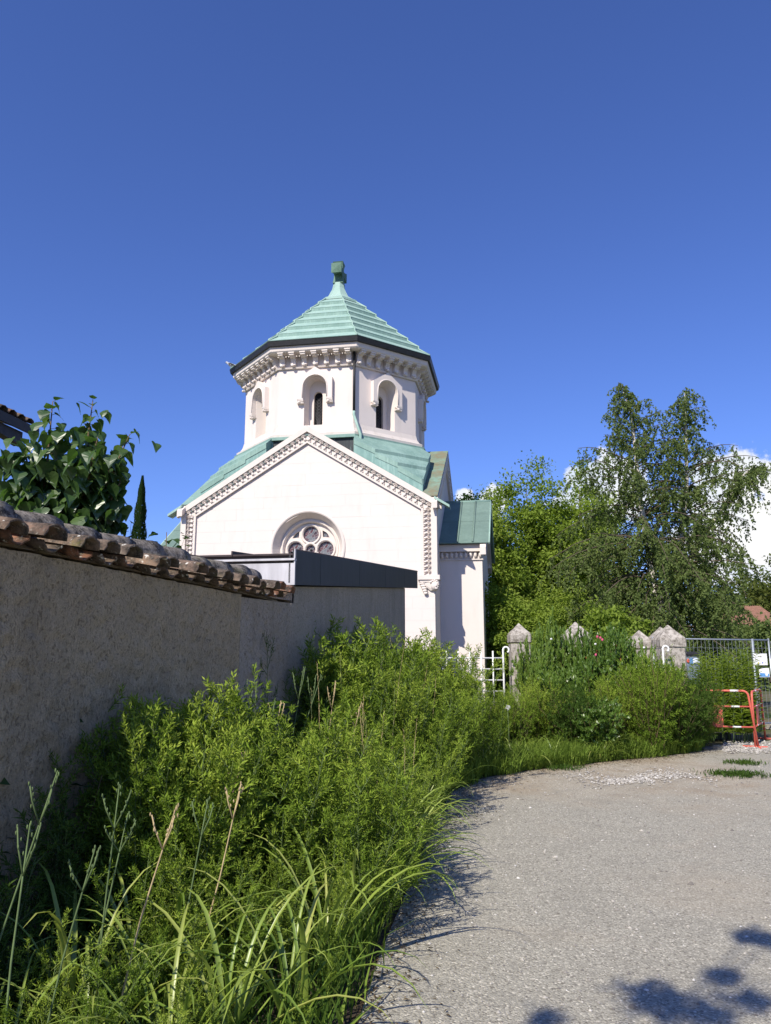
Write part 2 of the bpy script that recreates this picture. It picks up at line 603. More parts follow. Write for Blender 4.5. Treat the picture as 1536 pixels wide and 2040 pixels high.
def m_ground():
    k = NT('dry_ground')
    w = k.coords('world')
    a = k.noise(w, .35, 5, .6)
    c = k.mix(k.ramp(a, [(.4, 0), (.6, 1)]), (.06, .09, .03), (.16, .13, .09))
    return k.done(c, 1, .05)


def m_path():
    k = NT('gravelly_asphalt')
    w = k.coords('world')
    sep = k.n('ShaderNodeSeparateXYZ'); k.l(k.geo.outputs['Position'], sep.inputs[0])
    big = k.noise(w, .55, 5, .6, .6)
    mid = k.noise(w, 2.6, 5, .65)
    grit = k.voro(w, 95, 'F1', 1, 'Color')
    gsep = k.n('ShaderNodeSeparateColor'); k.l(grit, gsep.inputs[0])
    gd = k.voro(w, 95, 'F1', 1)
    grit2 = k.noise(w, 210, 2, .6)
    asphalt = k.ramp(gsep.outputs[0], [(0, (.19, .172, .138)), (.28, (.318, .298, .243)), (.80, (.385, .36, .292)), (.94, (.50, .465, .375)), (1, (.66, .61, .50))])
    tan = k.ramp(gsep.outputs[1], [(0, (.25, .205, .145)), (.35, (.37, .325, .25)), (.85, (.45, .395, .305)), (1, (.66, .58, .45))])
    # worn tan bands wander along the track; the far end is bare earth
    far = k.n('ShaderNodeMapRange'); far.inputs['From Min'].default_value = 8.6; far.inputs['From Max'].default_value = 11.6
    k.l(k.math('ADD', sep.outputs['Y'], k.math('MULTIPLY', k.math('SUBTRACT', big, .5), 7.0)), far.inputs['Value'])
    right = k.n('ShaderNodeMapRange'); right.inputs['From Min'].default_value = 5.6; right.inputs['From Max'].default_value = 4.9
    k.l(k.math('ADD', sep.outputs['X'], k.math('MULTIPLY', k.math('SUBTRACT', mid, .5), .9)), right.inputs['Value'])
    tanmask = k.math('MAXIMUM', k.math('MULTIPLY', far.outputs[0], right.outputs[0]), k.math('MULTIPLY', k.ramp(big, [(.52, 0), (.70, 1)]), .55))
    c = k.mix(tanmask, asphalt, tan)
    c = k.mix(k.math('MULTIPLY', k.ramp(mid, [(.30, 1), (.52, 0)]), .32), c, (.225, .21, .175))
    earth = k.math('MULTIPLY', k.math('MULTIPLY', far.outputs[0], right.outputs[0]), k.ramp(k.noise(w, 1.4, 5, .7), [(.45, 0), (.6, 1)]))
    c = k.mix(k.math('MULTIPLY', earth, .5), c, (.26, .19, .12))
    h = k.math('ADD', k.math('MULTIPLY', gd, -.8), k.math('MULTIPLY', grit2, .5))
    b = k.bump(k.math('ADD', h, k.math('MULTIPLY', mid, .8)), .55, .012)
    return k.done(c, .95, .15)


MT['ground'] = m_ground()
MT['path'] = m_path()


def m_stones():
    k = NT('loose_stone')
    at_ = k.n('ShaderNodeAttribute'); at_.attribute_name = 'tint'
    c = k.ramp(at_.outputs['Fac'], [(0, (.16, .145, .13)), (.4, (.30, .28, .25)), (.8, (.45, .42, .37)), (1, (.62, .60, .56))])
    return k.done(c, .9, .2)


MT['stones'] = m_stones()


# ------------------------------------------------------------------ ground and path
def grid_sheet(name, poly, z, mat, amp=0.0):
    mb = MB()
    mb.add([(x, y, z) for x, y in poly], [tuple(range(len(poly)))])
    return tag(mb.build(name, mat), kind='structure')


g = MB(); g.add([(-600, -200, -.012), (600, -200, -.012), (600, 900, -.012), (-600, 900, -.012)], [(0, 1, 2, 3)])
tag(g.build('ground', MT['ground']), kind='structure')
EDGE = [(-.55, -4), (-.35, 2.0), (-.13, 3.8), (-.03, 4.7), (.20, 6.2), (.47, 8.2), (.85, 10.2), (1.35, 11.3), (2.2, 12.1), (3.6, 13.1), (5.3, 14.2), (5.9, 14.9)]
path_poly = [(-.55, -8)] + EDGE + [(6.4, 15.6), (9.5, 17.4), (30, 18.5), (30, -8)]
grid_sheet('path', path_poly, 0.0, MT['path'])
bed_poly = [(-4.5, -4)] + EDGE + [(6.4, 15.6), (7.2, 19), (-4, 19)]
grid_sheet('planting_bed', bed_poly, -.005, MT['soil'])


def edge_x(y):
    for (x0, y0), (x1, y1) in zip(EDGE, EDGE[1:]):
        if y0 <= y <= y1: return x0 + (x1 - x0) * (y - y0) / (y1 - y0)
    return EDGE[-1][0] if y > EDGE[-1][1] else EDGE[0][0]


def scatter_stones(name, pts, sizes, tints, label=None):
    """many little irregular stones as ONE mesh"""
    base = np.array([(1, 0, 0), (.3, .9, 0), (-.8, .5, 0), (-.7, -.6, 0), (.4, -.9, 0), (0, 0, .62), (0, 0, -.4)])
    fs = [(0, 1, 5), (1, 2, 5), (2, 3, 5), (3, 4, 5), (4, 0, 5), (1, 0, 6), (2, 1, 6), (3, 2, 6), (4, 3, 6), (0, 4, 6)]
    n = len(pts)
    an = rng.uniform(0, 6.283, n)
    jit = rng.uniform(.65, 1.25, (n, 7, 1))
    V = base[None] * jit * sizes[:, None, None]
    c, s_ = np.cos(an), np.sin(an)
    X = V[..., 0] * c[:, None] - V[..., 1] * s_[:, None]
    Y = V[..., 0] * s_[:, None] + V[..., 1] * c[:, None]
    V = np.stack([X, Y, V[..., 2]], -1) + pts[:, None, :]
    Fc = (np.array(fs)[None] + (np.arange(n) * 7)[:, None, None]).reshape(-1, 3)
    me = bpy.data.meshes.new(name)
    me.from_pydata(V.reshape(-1, 3).tolist(), [], Fc.tolist())
    a = me.attributes.new('tint', 'FLOAT', 'POINT'); a.data.foreach_set('value', np.repeat(tints, 7).astype(np.float32))
    me.materials.append(MT['stones'])
    o = link(name, me)
    return tag(o, label, None, None, 'stuff')


def on_path(n, y0, y1, x1=6.0):
    out = []
    while len(out) < n:
        y = y0 + (y1 - y0) * random.random() ** 1.25
        x = edge_x(y) + (max(x1, .6 * y) - edge_x(y)) * random.random() if y < 12 else edge_x(y) + random.random() * 5
        out.append((x, y, .002))
    return np.array(out)


p = on_path(9000, 3.2, 12.5)
scatter_stones('loose_grit', p, rng.gamma(2.2, .0022, len(p)) + .002, np.clip(rng.normal(.45, .28, len(p)), 0, 1), 'loose pale grit scattered over the grey track')
gp = []
while len(gp) < 1200:
    px = random.gauss(1275, 72); py = random.gauss(1551 + 6 * math.sin(px / 37.0), 5.5 + 2.5 * math.sin(px / 23.0 + 1))
    if 1120 < px < 1430 and 1528 < py < 1580:
        q = atz(px, py); gp.append((q.x, q.y, .008))
gp = np.array(gp)
scatter_stones('white_gravel', gp, rng.uniform(.008, .024, len(gp)), np.clip(rng.normal(.52, .24, len(gp)), 0, 1), 'patch of white gravel on the bare earth before the bushes')
gp = []
while len(gp) < 1500:
    px, py = random.uniform(1440, 1560), random.gauss(1490, 6)
    if 1474 < py < 1503:
        q = atz(px, py); gp.append((q.x, q.y, .01))
gp = np.array(gp)
scatter_stones('rubble', gp, rng.uniform(.010, .035, len(gp)), np.clip(rng.normal(.45, .25, len(gp)), 0, 1), 'pale rubble around the feet of the red barriers')

# ------------------------------------------------------------------ chapel
OX, OYW, PHI = -1.87, 28.2, R(-9.7)
chapel = empty('chapel', (OX, OYW, 0), PHI, 'white limestone chapel with green copper roofs, octagonal drum and rose window', 'chapel')
S = MT['stone']
HX, HZ, APEX = 4.12, 6.43, 9.06
CY = 0.1      # drum centre
RC = (0.06, 5.15)   # rose centre (x, z)
RR = 1.15
YF = -4.0     # panel plane


def gable_z(x): return APEX - abs(x) * (APEX - HZ) / HX


front = holed_plate('front_wall', [(-HX, 0), (HX, 0), (HX, HZ), (0, APEX), (-HX, HZ)], [circle2(*RC, RR, 48)], lambda a, b, d: (a, -3.99 + d, b), 0, S, chapel)
mb = MB()
for sx in (-1, 1):
    mb.add([(sx * HX, -3.93, 0), (sx * HX, 4.1, 0), (sx * HX, 4.1, HZ), (sx * HX, 0, APEX), (sx * HX, -3.93, HZ)], [(0, 1, 2, 3, 4)])
mb.add([(-HX, 4.1, 0), (HX, 4.1, 0), (HX, 4.1, HZ), (0, 4.1, APEX), (-HX, 4.1, HZ)], [(0, 1, 2, 3, 4)])
mb.build('wall', S, chapel)


# ashlar blocks of the facade, each clipped to the gable and pushed clear of the rose opening
def clip_half(poly, a, b, c):      # keep a*x+b*y<=c
    out = []
    for i in range(len(poly)):
        p, q = poly[i], poly[(i + 1) % len(poly)]
        dp, dq = a * p[0] + b * p[1] - c, a * q[0] + b * q[1] - c
        if dp <= 0: out.append(p)
        if dp * dq < 0:
            t = dp / (dp - dq); out.append((p[0] + (q[0] - p[0]) * t, p[1] + (q[1] - p[1]) * t))
    return out


def area(poly): return abs(sum(poly[i][0] * poly[(i + 1) % len(poly)][1] - poly[(i + 1) % len(poly)][0] * poly[i][1] for i in range(len(poly)))) / 2


def out_circle(poly, r):
    dense = []
    for i in range(len(poly)):
        p, q = poly[i], poly[(i + 1) % len(poly)]
        m = max(1, int(math.hypot(q[0] - p[0], q[1] - p[1]) / .07))
        dense += [(p[0] + (q[0] - p[0]) * t / m, p[1] + (q[1] - p[1]) * t / m) for t in range(m)]
    if all(math.hypot(x - RC[0], y - RC[1]) > r for x, y in dense): return poly
    if all(math.hypot(x - RC[0], y - RC[1]) < r for x, y in dense): return []
    res = []
    for x, y in dense:
        d = math.hypot(x - RC[0], y - RC[1])
        if d < r: x, y = RC[0] + (x - RC[0]) * r / d, RC[1] + (y - RC[1]) * r / d
        if not res or math.hypot(x - res[-1][0], y - res[-1][1]) > 1e-4: res.append((x, y))
    return res


slope = (APEX - HZ) / HX
ch = .365
row = 0
z = 1.0
while z < 8.7:
    x = -HX - random.uniform(0, .7)
    while x < HX:
        w = random.uniform(.72, 1.08)
        g_ = .0009
        poly = [(x + g_, z + g_), (x + w - g_, z + g_), (x + w - g_, z + ch - g_), (x + g_, z + ch - g_)]
        lim = 3.73 if z > 4.0 else HX - .002
        poly = clip_half(poly, 1, 0, lim); poly = clip_half(poly, -1, 0, lim) if poly else []
        for sg in (-1, 1):
            if poly: poly = clip_half(poly, sg * slope, 1, APEX - .47)
        x += w
        if len(poly) < 3 or area(poly) < .004: continue
        cx = sum(p_[0] for p_ in poly) / len(poly)
        if z < 4.3 and cx < 2.2: continue           # behind the annex
        poly = out_circle(poly, RR + .085)
        if len(poly) < 3 or area(poly) < .01: continue
        d = random.uniform(-.0015, .0015)
        MB().prism([(a, YF + d, b) for a, b in poly], (0, .075, 0)).build('stone_block', MT['stone_block'], chapel)
    z += ch; row += 1

# carved gable frame: raking and upright bands, standing 0.1 proud of the panel
frame = MB()
YO = -4.10


def band(x0, z0, x1, z1, wv, ya, yb):
    """parallelogram strip below the line (x0,z0)-(x1,z1), vertical width wv"""
    return [(x0, ya, z0), (x1, ya, z1), (x1, ya, z1 - wv), (x0, ya, z0 - wv)], (0, yb - ya, 0)


for sg in (-1, 1):
    top = lambda x: 9.17 - abs(x) * .625
    # outer fillet, recessed bed of the ornament, inner fillet
    frame.prism(*band(0, top(0), sg * 4.36, top(4.36), .20, YO - .03, YF + .05))
    frame.prism(*band(0, top(0) - .19, sg * 4.13, top(4.13) - .19, .31, YF - .045, YF + .05))
    frame.prism(*band(0, top(0) - .50, sg * 3.72, top(3.72) - .50, .075, YO + .02, YF + .05))
    frame.prism([(sg * 3.93, YO, 4.2), (sg * 4.20, YO, 4.2), (sg * 4.20, YO, top(4.2) - .12), (sg * 3.98, YO, top(3.98) - .12)], (0, .2, 0)) if False else None
    frame.box2((sg * 4.03, YO - .02, 4.2), (sg * 4.21, YF + .3, top(4.21) - .18))
    frame.box2((sg * 3.79, YF - .045, 4.2), (sg * 4.03, YF + .05, top(4.03) - .42))
    frame.box2((sg * 3.715, YO + .025, 4.2), (sg * 3.79, YF + .05, top(3.79) - .49))
frame.build('gable_frame', MT['stone_trim'], chapel)


def ornament_mesh():
    m = MB()
    # fan of seven petals over a drooping bud
    for i in range(7):
        a = R(15 + 150 * i / 6)
        c, s_ = math.cos(a), math.sin(a)
        t = Vector((c, 0, s_)); n = Vector((-s_, 0, c))
        b0 = Vector((0, -.035, .01)); tip = b0 + t * .098 + Vector((0, -.035, 0)); mid = b0 + t * .06 + Vector((0, -.06, 0))
        m.add([b0, mid + n * .016 + Vector((0, .03, 0)), tip, mid - n * .016 + Vector((0, .03, 0)), mid], [(0, 1, 4), (1, 2, 4), (2, 3, 4), (3, 0, 4)])
    m.ball((0, -.05, -.055), (.042, .05, .05), 8, 5)
    m.ball((.055, -.035, -.09), (.03, .035, .028), 6, 4)
    m.ball((0, -.055, .012), (.022, .03, .022), 6, 4)
    return m.mesh('leaf_ornament', MT['stone_trim'])


orn = ornament_mesh()
ang = math.atan(.625)
L_rake = 4.08 / math.cos(ang)
for sg in (-1, 1):
    n = 23
    for i in range(n):
        t = (i + .6) / n
        x = 4.0 * t
        link('leaf_ornament', orn, chapel, (sg * x, YF - .03, 9.17 - x * .625 - .345), (0, sg * ang, 0), (1.12, 1, 1.22))
    for i in range(14):
        link('leaf_ornament', orn, chapel, (sg * 3.905, YF - .03, 6.25 - .148 * i), (0, sg * R(80), 0), (.85, 1, 1.1))
    # the right and left gables carry the same carving
for sx in (-1, 1):
    f2 = MB()
    for sg in (-1, 1):
        t0 = lambda y: 9.17 - abs(y) * .625
        for w0, w1, xo in ((0, .20, .13), (.19, .50, .05), (.50, .575, .08)):
            e = 4.36 if w0 == 0 else 4.1
            f2.prism([(sx * (HX - .05), 0, t0(0) - w0), (sx * (HX - .05), sg * e, t0(e) - w0), (sx * (HX - .05), sg * e, t0(e) - w1), (sx * (HX - .05), 0, t0(0) - w1)], (sx * (xo + .05), 0, 0))
    f2.build('gable_frame', MT['stone_trim'], chapel)
    if sx > 0:
        for sg in (-1, 1):
            for i in range(23):
                y = 4.0 * (i + .6) / 23
                link('leaf_ornament', orn, chapel, (HX + .03, sg * y, 9.17 - y * .625 - .345), (0, sg * ang, R(90)), (1.12, 1, 1.22))

# impost and carved head corbels at the frame's feet
for sg in (-1, 1):
    c = MB()
    c.box2((sg * 3.60, YO - .06, 4.06), (sg * 4.28, YF + .25, 4.20))
    c.box2((sg * 3.66, YO - .02, 3.99), (sg * 4.23, YF + .2, 4.06))
    cor = c.build('corbel', MT['stone_trim'], chapel)
    h = MB()
    # wing scroll
    for i in range(5):
        t = i / 4
        h.ball((sg * (3.74 + .10 * t), YF - .06, 3.95 - .075 * i), (.11 - .01 * i, .07, .05), 8, 5)
    h.prism([(sg * 3.68, YF - .08, 3.98), (sg * 4.05, YF - .12, 3.98), (sg * 4.10, YF - .10, 3.74), (sg * 3.98, YF - .06, 3.73)], (0, .2, 0))
    # head turned outwards with hair, brow, nose, chin
    hx, hz = sg * 4.13, 3.87
    h.ball((hx, YF - .10, hz), (.13, .14, .155), 12, 9)
    for i in range(7):
        a = R(40 + 170 * i / 6)
        h.ball((hx - sg * .02 + .125 * math.cos(a) * -sg, YF - .12, hz + .03 + .125 * math.sin(a)), (.045, .10, .04), 7, 4)
    h.ball((hx + sg * .05, YF - .24, hz - .01), (.02, .035, .035), 6, 4)
    h.ball((hx + sg * .055, YF - .20, hz - .085), (.05, .04, .035), 7, 4)
    for e in (-.045, .045):
        h.ball((hx + sg * .045 + e, YF - .215, hz + .03), (.022, .02, .012), 6, 4)
    h.build('carved_head', MT['stone_trim'], cor)

# rose window
ring = MB()


def ringp(r, y, n=56): return [(RC[0] + r * math.cos(2 * math.pi * i / n), y, RC[1] + r * math.sin(2 * math.pi * i / n)) for i in range(n)]


ring.rings([ringp(1.235, -3.98), ringp(1.235, -4.03), ringp(1.19, -4.045), ringp(1.15, -4.03), ringp(1.13, -3.99), ringp(.99, -3.70), ringp(.955, -3.70), ringp(.94, -3.73), ringp(.905, -3.73), ringp(.87, -3.66), ringp(.86, -3.5)], True, 0, False)
rose = ring.build('rose_window', MT['stone_trim'], chapel)
holes = []
for a in (0, 90, 180, 270):
    holes.append(circle2(RC[0] + .50 * math.cos(R(a)), RC[1] + .50 * math.sin(R(a)), .262, 28))
holes.append(circle2(*RC, .158, 24))
for a in (0, 90, 180, 270):
    q = []
    for (dx, dz) in ((.385, .62), (.40, .415), (.415, .40), (.62, .385), (.56, .50), (.50, .56)):
        c_, s_ = math.cos(R(a)), math.sin(R(a))
        q.append((RC[0] + dx * c_ - dz * s_, RC[1] + dx * s_ + dz * c_))
    holes.append(q)
holed_plate('tracery', circle2(*RC, .875, 56), holes, lambda a, b, d: (a, -3.60 + d, b), .13, MT['stone_trim'], rose)
tr = MB()
for a in (0, 90, 180, 270):
    cx, cz = RC[0] + .50 * math.cos(R(a)), RC[1] + .50 * math.sin(R(a))
    rr = lambda r, y: [(cx + r * math.cos(2 * math.pi * i / 28), y, cz + r * math.sin(2 * math.pi * i / 28)) for i in range(28)]
    tr.rings([rr(.335, -3.605), rr(.335, -3.63), rr(.295, -3.645), rr(.268, -3.60)], True, 0, True)
rr = lambda r, y: [(RC[0] + r * math.cos(2 * math.pi * i / 28), y, RC[1] + r * math.sin(2 * math.pi * i / 28)) for i in range(28)]
tr.rings([rr(.235, -3.607), rr(.235, -3.64), rr(.20, -3.655), rr(.162, -3.60)], True, 0, True)
tr.build('tracery_moulding', MT['stone_trim'], rose)
for a in (0, 90, 180, 270):
    cx, cz = .50 * math.cos(R(a)), .50 * math.sin(R(a))
    d = MB(); d.add([(r_[0], 0, r_[1]) for r_ in circle2(0, 0, .27, 24)], [tuple(range(24))])
    d.build('pane', MT['glass'], rose, loc=(RC[0] + cx, -3.52, RC[1] + cz))
    cxs = .52 * math.cos(R(a + 45)) * 1.0; czs = .52 * math.sin(R(a + 45))
    d = MB(); d.add([(r_[0], 0, r_[1]) for r_ in circle2(0, 0, .17, 4)], [tuple(range(4))])
    d.build('pane', MT['glass'], rose, loc=(RC[0] + cxs * 1.32, -3.518, RC[1] + czs * 1.32))
d = MB(); d.add([(r_[0], 0, r_[1]) for r_ in circle2(0, 0, .165, 20)], [tuple(range(20))])
d.build('pane', MT['glass'], rose, loc=(RC[0], -3.522, RC[1]))
d = MB(); d.ball((0, 0, 0), (.045, .03, .045), 10, 6); d.build('boss', MT['gutter'], rose, loc=(RC[0], -3.53, RC[1]))
MB().box2((-1.3, -3.44, 3.9), (1.4, -3.40, 6.4)).build('window_backing', MT['dark'], rose)


# gable roofs (crossing slopes) with a thin edge, laid as copper sheets
def roof_sheet(name, pts, mat, parent, th=.035):
    pts = [Vector(p_) for p_ in pts]
    n = (pts[1] - pts[0]).cross(pts[2] - pts[0]).normalized()
    if n.z < 0: n = -n
    return MB().prism(pts, n * th).build(name, mat, parent)


RZ = 9.185
for axis in ('y', 'x'):
    for e in (-1, 1):           # which arm
        for sg in (-1, 1):      # which slope
            mat = MT['copper_brown'] if (axis == 'x' and e == 1) else MT['copper_mid']
            segs = 3
            for i in range(segs):
                am = 4.08 if axis == 'y' else 4.06
                a0, a1 = am * i / segs, am * (i + 1) / segs
                zz = lambda a: RZ - a * .625 + (-.34 if axis == 'y' else .012)
                near, far_ = (4.08, 0.0) if axis == 'y' else (4.24, 0.0)
                q = []
                for (a, b) in ((a0, near), (a1, near), (a1, a1 * .85), (a0, a0 * .85)):
                    q.append((sg * a, e * b, zz(a)) if axis == 'y' else (e * b, sg * a, zz(a)))
                lift = .006 * (segs - i)
                roof_sheet('roof_sheet', [(u, v, w + lift) for u, v, w in q], mat, chapel, .03)
# edge drips on the front gable: pale copper strips at both eaves tips
for sg in (-1, 1):
    e = MB()
    e.prism([(sg * 4.15, -4.26, RZ - 4.15 * .625 - .03), (sg * 4.62, -4.26, RZ - 4.62 * .625 - .03), (sg * 4.62, -4.26, RZ - 4.62 * .625 + .05), (sg * 4.15, -4.26, RZ - 4.15 * .625 + .05)], (0, .4, 0))
    e.build('eave_tip', MT['copper'], chapel)

# stepped corner roofs between the gables, under the drum's diagonal facets
CC = 3.74
for qx, qy in ((1, -1), (-1, -1), (1, 1), (-1, 1)):
    base = MB()
    zt = lambda dd: 9.04 - (dd - 3.35) * .93
    d0, dmax = 3.05, CC * 1.4142
    P3 = lambda a, b, zz: (qx * a, qy * -b * -1, zz)
    ptx = lambda d: 1.4142 * d - CC
    # solid body below the sheets
    zf = 8.98
    n0 = [(1.44, 3.38), (1.49, CC), (CC, CC), (CC, 1.49), (3.38, 1.44)]
    zd = lambda x, y: zt((x + y) / 1.4142)
    base.add([(qx * x, qy * y, 6.3) for x, y in n0] + [(qx * x, qy * y, zd(x, y) - .04) for x, y in n0],
             [(0, 1, 6, 5), (1, 2, 7, 6), (2, 3, 8, 7), (3, 4, 9, 8), (4, 0, 5, 9), (5, 6, 7, 8, 9)])
    base.build('corner_roof', MT['copper_clad'], chapel)
    steps = [3.70, 4.20, 4.72, dmax]
    for i in range(3):
        a, b = steps[i], steps[i + 1] - (.0 if i < 2 else .02)
        lo_, hi_ = (.02, .13) if i < 2 else (.02, .06)
        xa, xb = ptx(a), ptx(b)
        CE = CC + .02
        if i == 0:
            poly = [(1.42, 3.40, zd(1.42, 3.40) + lo_), (xa, CE, zt(a) + lo_ + .01), (xb, CE, zt(b) + hi_), (CE, xb, zt(b) + hi_), (CE, xa, zt(a) + lo_ + .01), (3.40, 1.42, zd(1.42, 3.40) + lo_)]
        else:
            poly = [(xa, CE, zt(a) + lo_), (xb, CE, zt(b) + hi_), (CE, xb, zt(b) + hi_), (CE, xa, zt(a) + lo_)]
        MB().prism([(qx * x, qy * y, z_) for x, y, z_ in poly], (0, 0, -.17)).build('roof_sheet', MT['copper_corner'], chapel)

# dark streaked copper apron behind the front gable and the green flashing round the drum
oct_c = lambda ap, z, n=8: [(ap / math.cos(R(22.5)) * math.cos(R(22.5 + 45 * i)), CY + ap / math.cos(R(22.5)) * math.sin(R(22.5 + 45 * i)), z) for i in range(n)]
MB().rings([oct_c(3.42, 7.6), oct_c(3.42, 9.0)]).build('apron', MT['copper_streak'], chapel)
fl = MB(); fl.rings([oct_c(3.40, 8.93), oct_c(3.52, 8.93), oct_c(3.52, 9.03), oct_c(3.36, 9.09)])
for i in range(8):
    fl.tube([oct_c(3.44, 7.9)[i], oct_c(3.44, 8.95)[i]], .035, 6)
fl.build('flashing', MT['copper_mid'], chapel)

# the drum
drum = empty('drum', (0, CY, 0), 0, parent=chapel)
AP = 3.20
SIDE = 2 * AP * math.tan(R(22.5))


def facet_map(i, ap=AP):
    """facet i has outward normal at 45*i - 90 degrees; returns (s, z, d)->xyz, d inward"""
    a = R(45 * i - 90)
    n = Vector((math.cos(a), math.sin(a), 0)); s_ = Vector((-math.sin(a), math.cos(a), 0))
    return lambda s, z, d: n * (ap - d) + s_ * s + Vector((0, 0, z))


ZB, ZT, ZSP, WR = 9.05, 12.0, 10.83, .40
arch = [(-WR, 9.42)] + [(WR, 9.42)] + [(WR * math.cos(R(a)), ZSP + WR * math.sin(R(a))) for a in range(0, 181, 12)]
slit_w = .155
corbel_me = None
slit = [(-slit_w, 9.50), (slit_w, 9.50)] + [(slit_w * math.cos(R(a)), 10.66 + slit_w * math.sin(R(a))) for a in range(0, 181, 20)]
for i in range(8):
    fm = facet_map(i)
    h2 = SIDE / 2
    holed_plate('drum_wall', [(-h2, ZB), (h2, ZB), (h2, ZT), (-h2, ZT)], [arch], fm, 0, S, drum)
    # splayed reveal, inner plate with slit and the grille behind
    m = MB()
    o_ = [fm(s, z, 0) for s, z in arch]; i_ = [fm(s * .80, 9.46 + (z - 9.42) * .965, .36) for s, z in arch]
    m.rings([o_, i_])
    w_ = m.build('window', MT['stone_trim'], drum)
    holed_plate('window_surround', [(-WR - .1, 9.3), (WR + .1, 9.3), (WR + .1, 11.4), (-WR - .1, 11.4)], [slit], lambda s, z, d: fm(s, z, .36 + d), .14, MT['stone_trim'], w_)
    gl = MB(); gl.add([fm(s, z, .47) for s, z in ((-.2, 9.45), (.2, 9.45), (.2, 10.9), (-.2, 10.9))], [(0, 1, 2, 3)])
    gl.build('glass', MT['dark'], w_)
    if i in (0, 1, 7):
        gr = MB()
        for k in range(-3, 4):      # branching wrought grille
            pts = [fm(k * .012, 9.5, .45), fm(k * .02, 9.75, .45), fm(k * .048, 10.15, .45), fm(k * .06, 10.6 - abs(k) * .06, .45)]
            gr.tube(pts, .006, 4, False)
            gr.tube([fm(k * .045 - .03, 9.55, .45), fm(k * .045, 9.68 + .02 * (k % 2), .45), fm(k * .045 + .03, 9.55, .45)], .005, 4, False)
        for k in range(9):
            zc = 9.62 + k * .11
            for sg in (-1, 1):
                gr.tube([fm(0, zc, .45), fm(sg * .06, zc + .10, .45), fm(sg * .14, zc + .16, .45)], .005, 4, False)
        gr.build('grille', MT['grille'], w_)
    # hood: gabled slab with a round-headed opening, resting on two little scroll brackets
    t = .17
    hw = .61
    outer = [(-hw, 10.40), (-WR - .01, 10.40)] + [((WR + .012) * math.cos(R(a)), ZSP + (WR + .012) * math.sin(R(a))) for a in range(180, -1, -12)] + [(WR + .01, 10.40), (hw, 10.40), (hw, 11.14), (0, 11.54), (-hw, 11.14)]
    hm = MB()
    # split in convex pieces along the arch so that no n-gon is concave
    arc = [((WR + .012) * math.cos(R(a)), ZSP + (WR + .012) * math.sin(R(a))) for a in range(180, -1, -12)]
    bm = bmesh.new()
    vs = [bm.verts.new(fm(a, b, -t)) for a, b in outer]
    es = [bm.edges.new((vs[j], vs[(j + 1) % len(vs)])) for j in range(len(vs))]
    bmesh.ops.triangle_fill(bm, edges=es, use_beauty=True)
    bk = [bm.verts.new(fm(a, b, .02)) for a, b in outer]
    for j in range(len(vs)):
        jj = (j + 1) % len(vs)
        bm.faces.new((vs[j], vs[jj], bk[jj], bk[j]))
    bmesh.ops.recalc_face_normals(bm, faces=bm.faces)
    me = bpy.data.meshes.new('hood_mould'); bm.to_mesh(me); bm.free(); me.materials.append(MT['stone'])
    link('hood_mould', me, drum)
    lip = MB()
    lip.tube([fm(-WR - .03, 10.45, -t)] + [fm((WR + .03) * math.cos(R(a)), ZSP + (WR + .03) * math.sin(R(a)), -t) for a in range(180, -1, -15)] + [fm(WR + .03, 10.45, -t)], .022, 6)
    lip.build('hood_roll', MT['stone_trim'], drum)
    br = MB()
    for sg in (-1, 1):
        cs = sg * (hw - .10)
        for k in range(4):
            br.ball(fm(cs - .09 + .02 * k, 10.38 - .03 * k, -.06 - .03 * k), (.045, .045, .035), 7, 4)
        br.prism([fm(cs - .11, 10.40, -t), fm(cs + .11, 10.40, -t), fm(cs + .11, 10.31, -t * .9), fm(cs - .07, 10.28, -t * .6)], fm(0, 0, .02) - fm(0, 0, -t))
        br.box2(*[Vector(v_) for v_ in ((0, 0, 0), (0, 0, 0))]) if False else None
        br.prism([fm(cs - .12, 10.29, -t * .8), fm(cs + .12, 10.29, -t * .8), fm(cs + .12, 10.26, -t * .8), fm(cs - .12, 10.26, -t * .8)], fm(0, 0, .02) - fm(0, 0, -t * .8))
    br.build('hood_bracket', MT['stone_trim'], drum)
    # corbel table
    if i in (6, 7, 0, 1, 2):
        nco = 7
        cm = MB()
        prof = [(.0, 11.60), (.06, 11.60), (.15, 11.66), (.13, 11.76), (.19, 11.88), (.40, 11.93), (.40, 12.03), (.0, 12.03)]
        for sgn in (0,):
            a_ = [(-.085, -dd, zz) for dd, zz in prof]
            cm.prism([(x_, y_, z_) for x_, y_, z_ in a_], (.17, 0, 0))
            cm.box2((-.10, -.43, 11.985), (.10, 0, 12.035))
            cm.ball((0, -.17, 11.63), (.07, .06, .05), 8, 4)
        if corbel_me is None:
            cme = corbel_me = cm.mesh('eave_corbel', MT['stone_trim'])
            b_ = bmesh.new(); b_.from_mesh(cme); bmesh.ops.recalc_face_normals(b_, faces=b_.faces); b_.to_mesh(cme); b_.free()
        for k in range(nco):
            s = (k - (nco - 1) / 2) * (SIDE + .10) / nco
            link('eave_corbel', corbel_me, drum, fm(s, 0, 0), (0, 0, R(45 * i)))
        dn = MB()
        for k in range(nco * 4):
            s = -SIDE / 2 + (k + .5) * SIDE / (nco * 4)
            p_ = fm(s, 11.90, -.30)
            dn.box(p_, (.035, .035, .035), Euler((0, 0, R(45 * i))))
        dn.build('dentil_row', MT['stone_trim'], drum)


def oct_d(ap, z): return [(ap / math.cos(R(22.5)) * math.cos(R(22.5 + 45 * i)), ap / math.cos(R(22.5)) * math.sin(R(22.5 + 45 * i)), z) for i in range(8)]


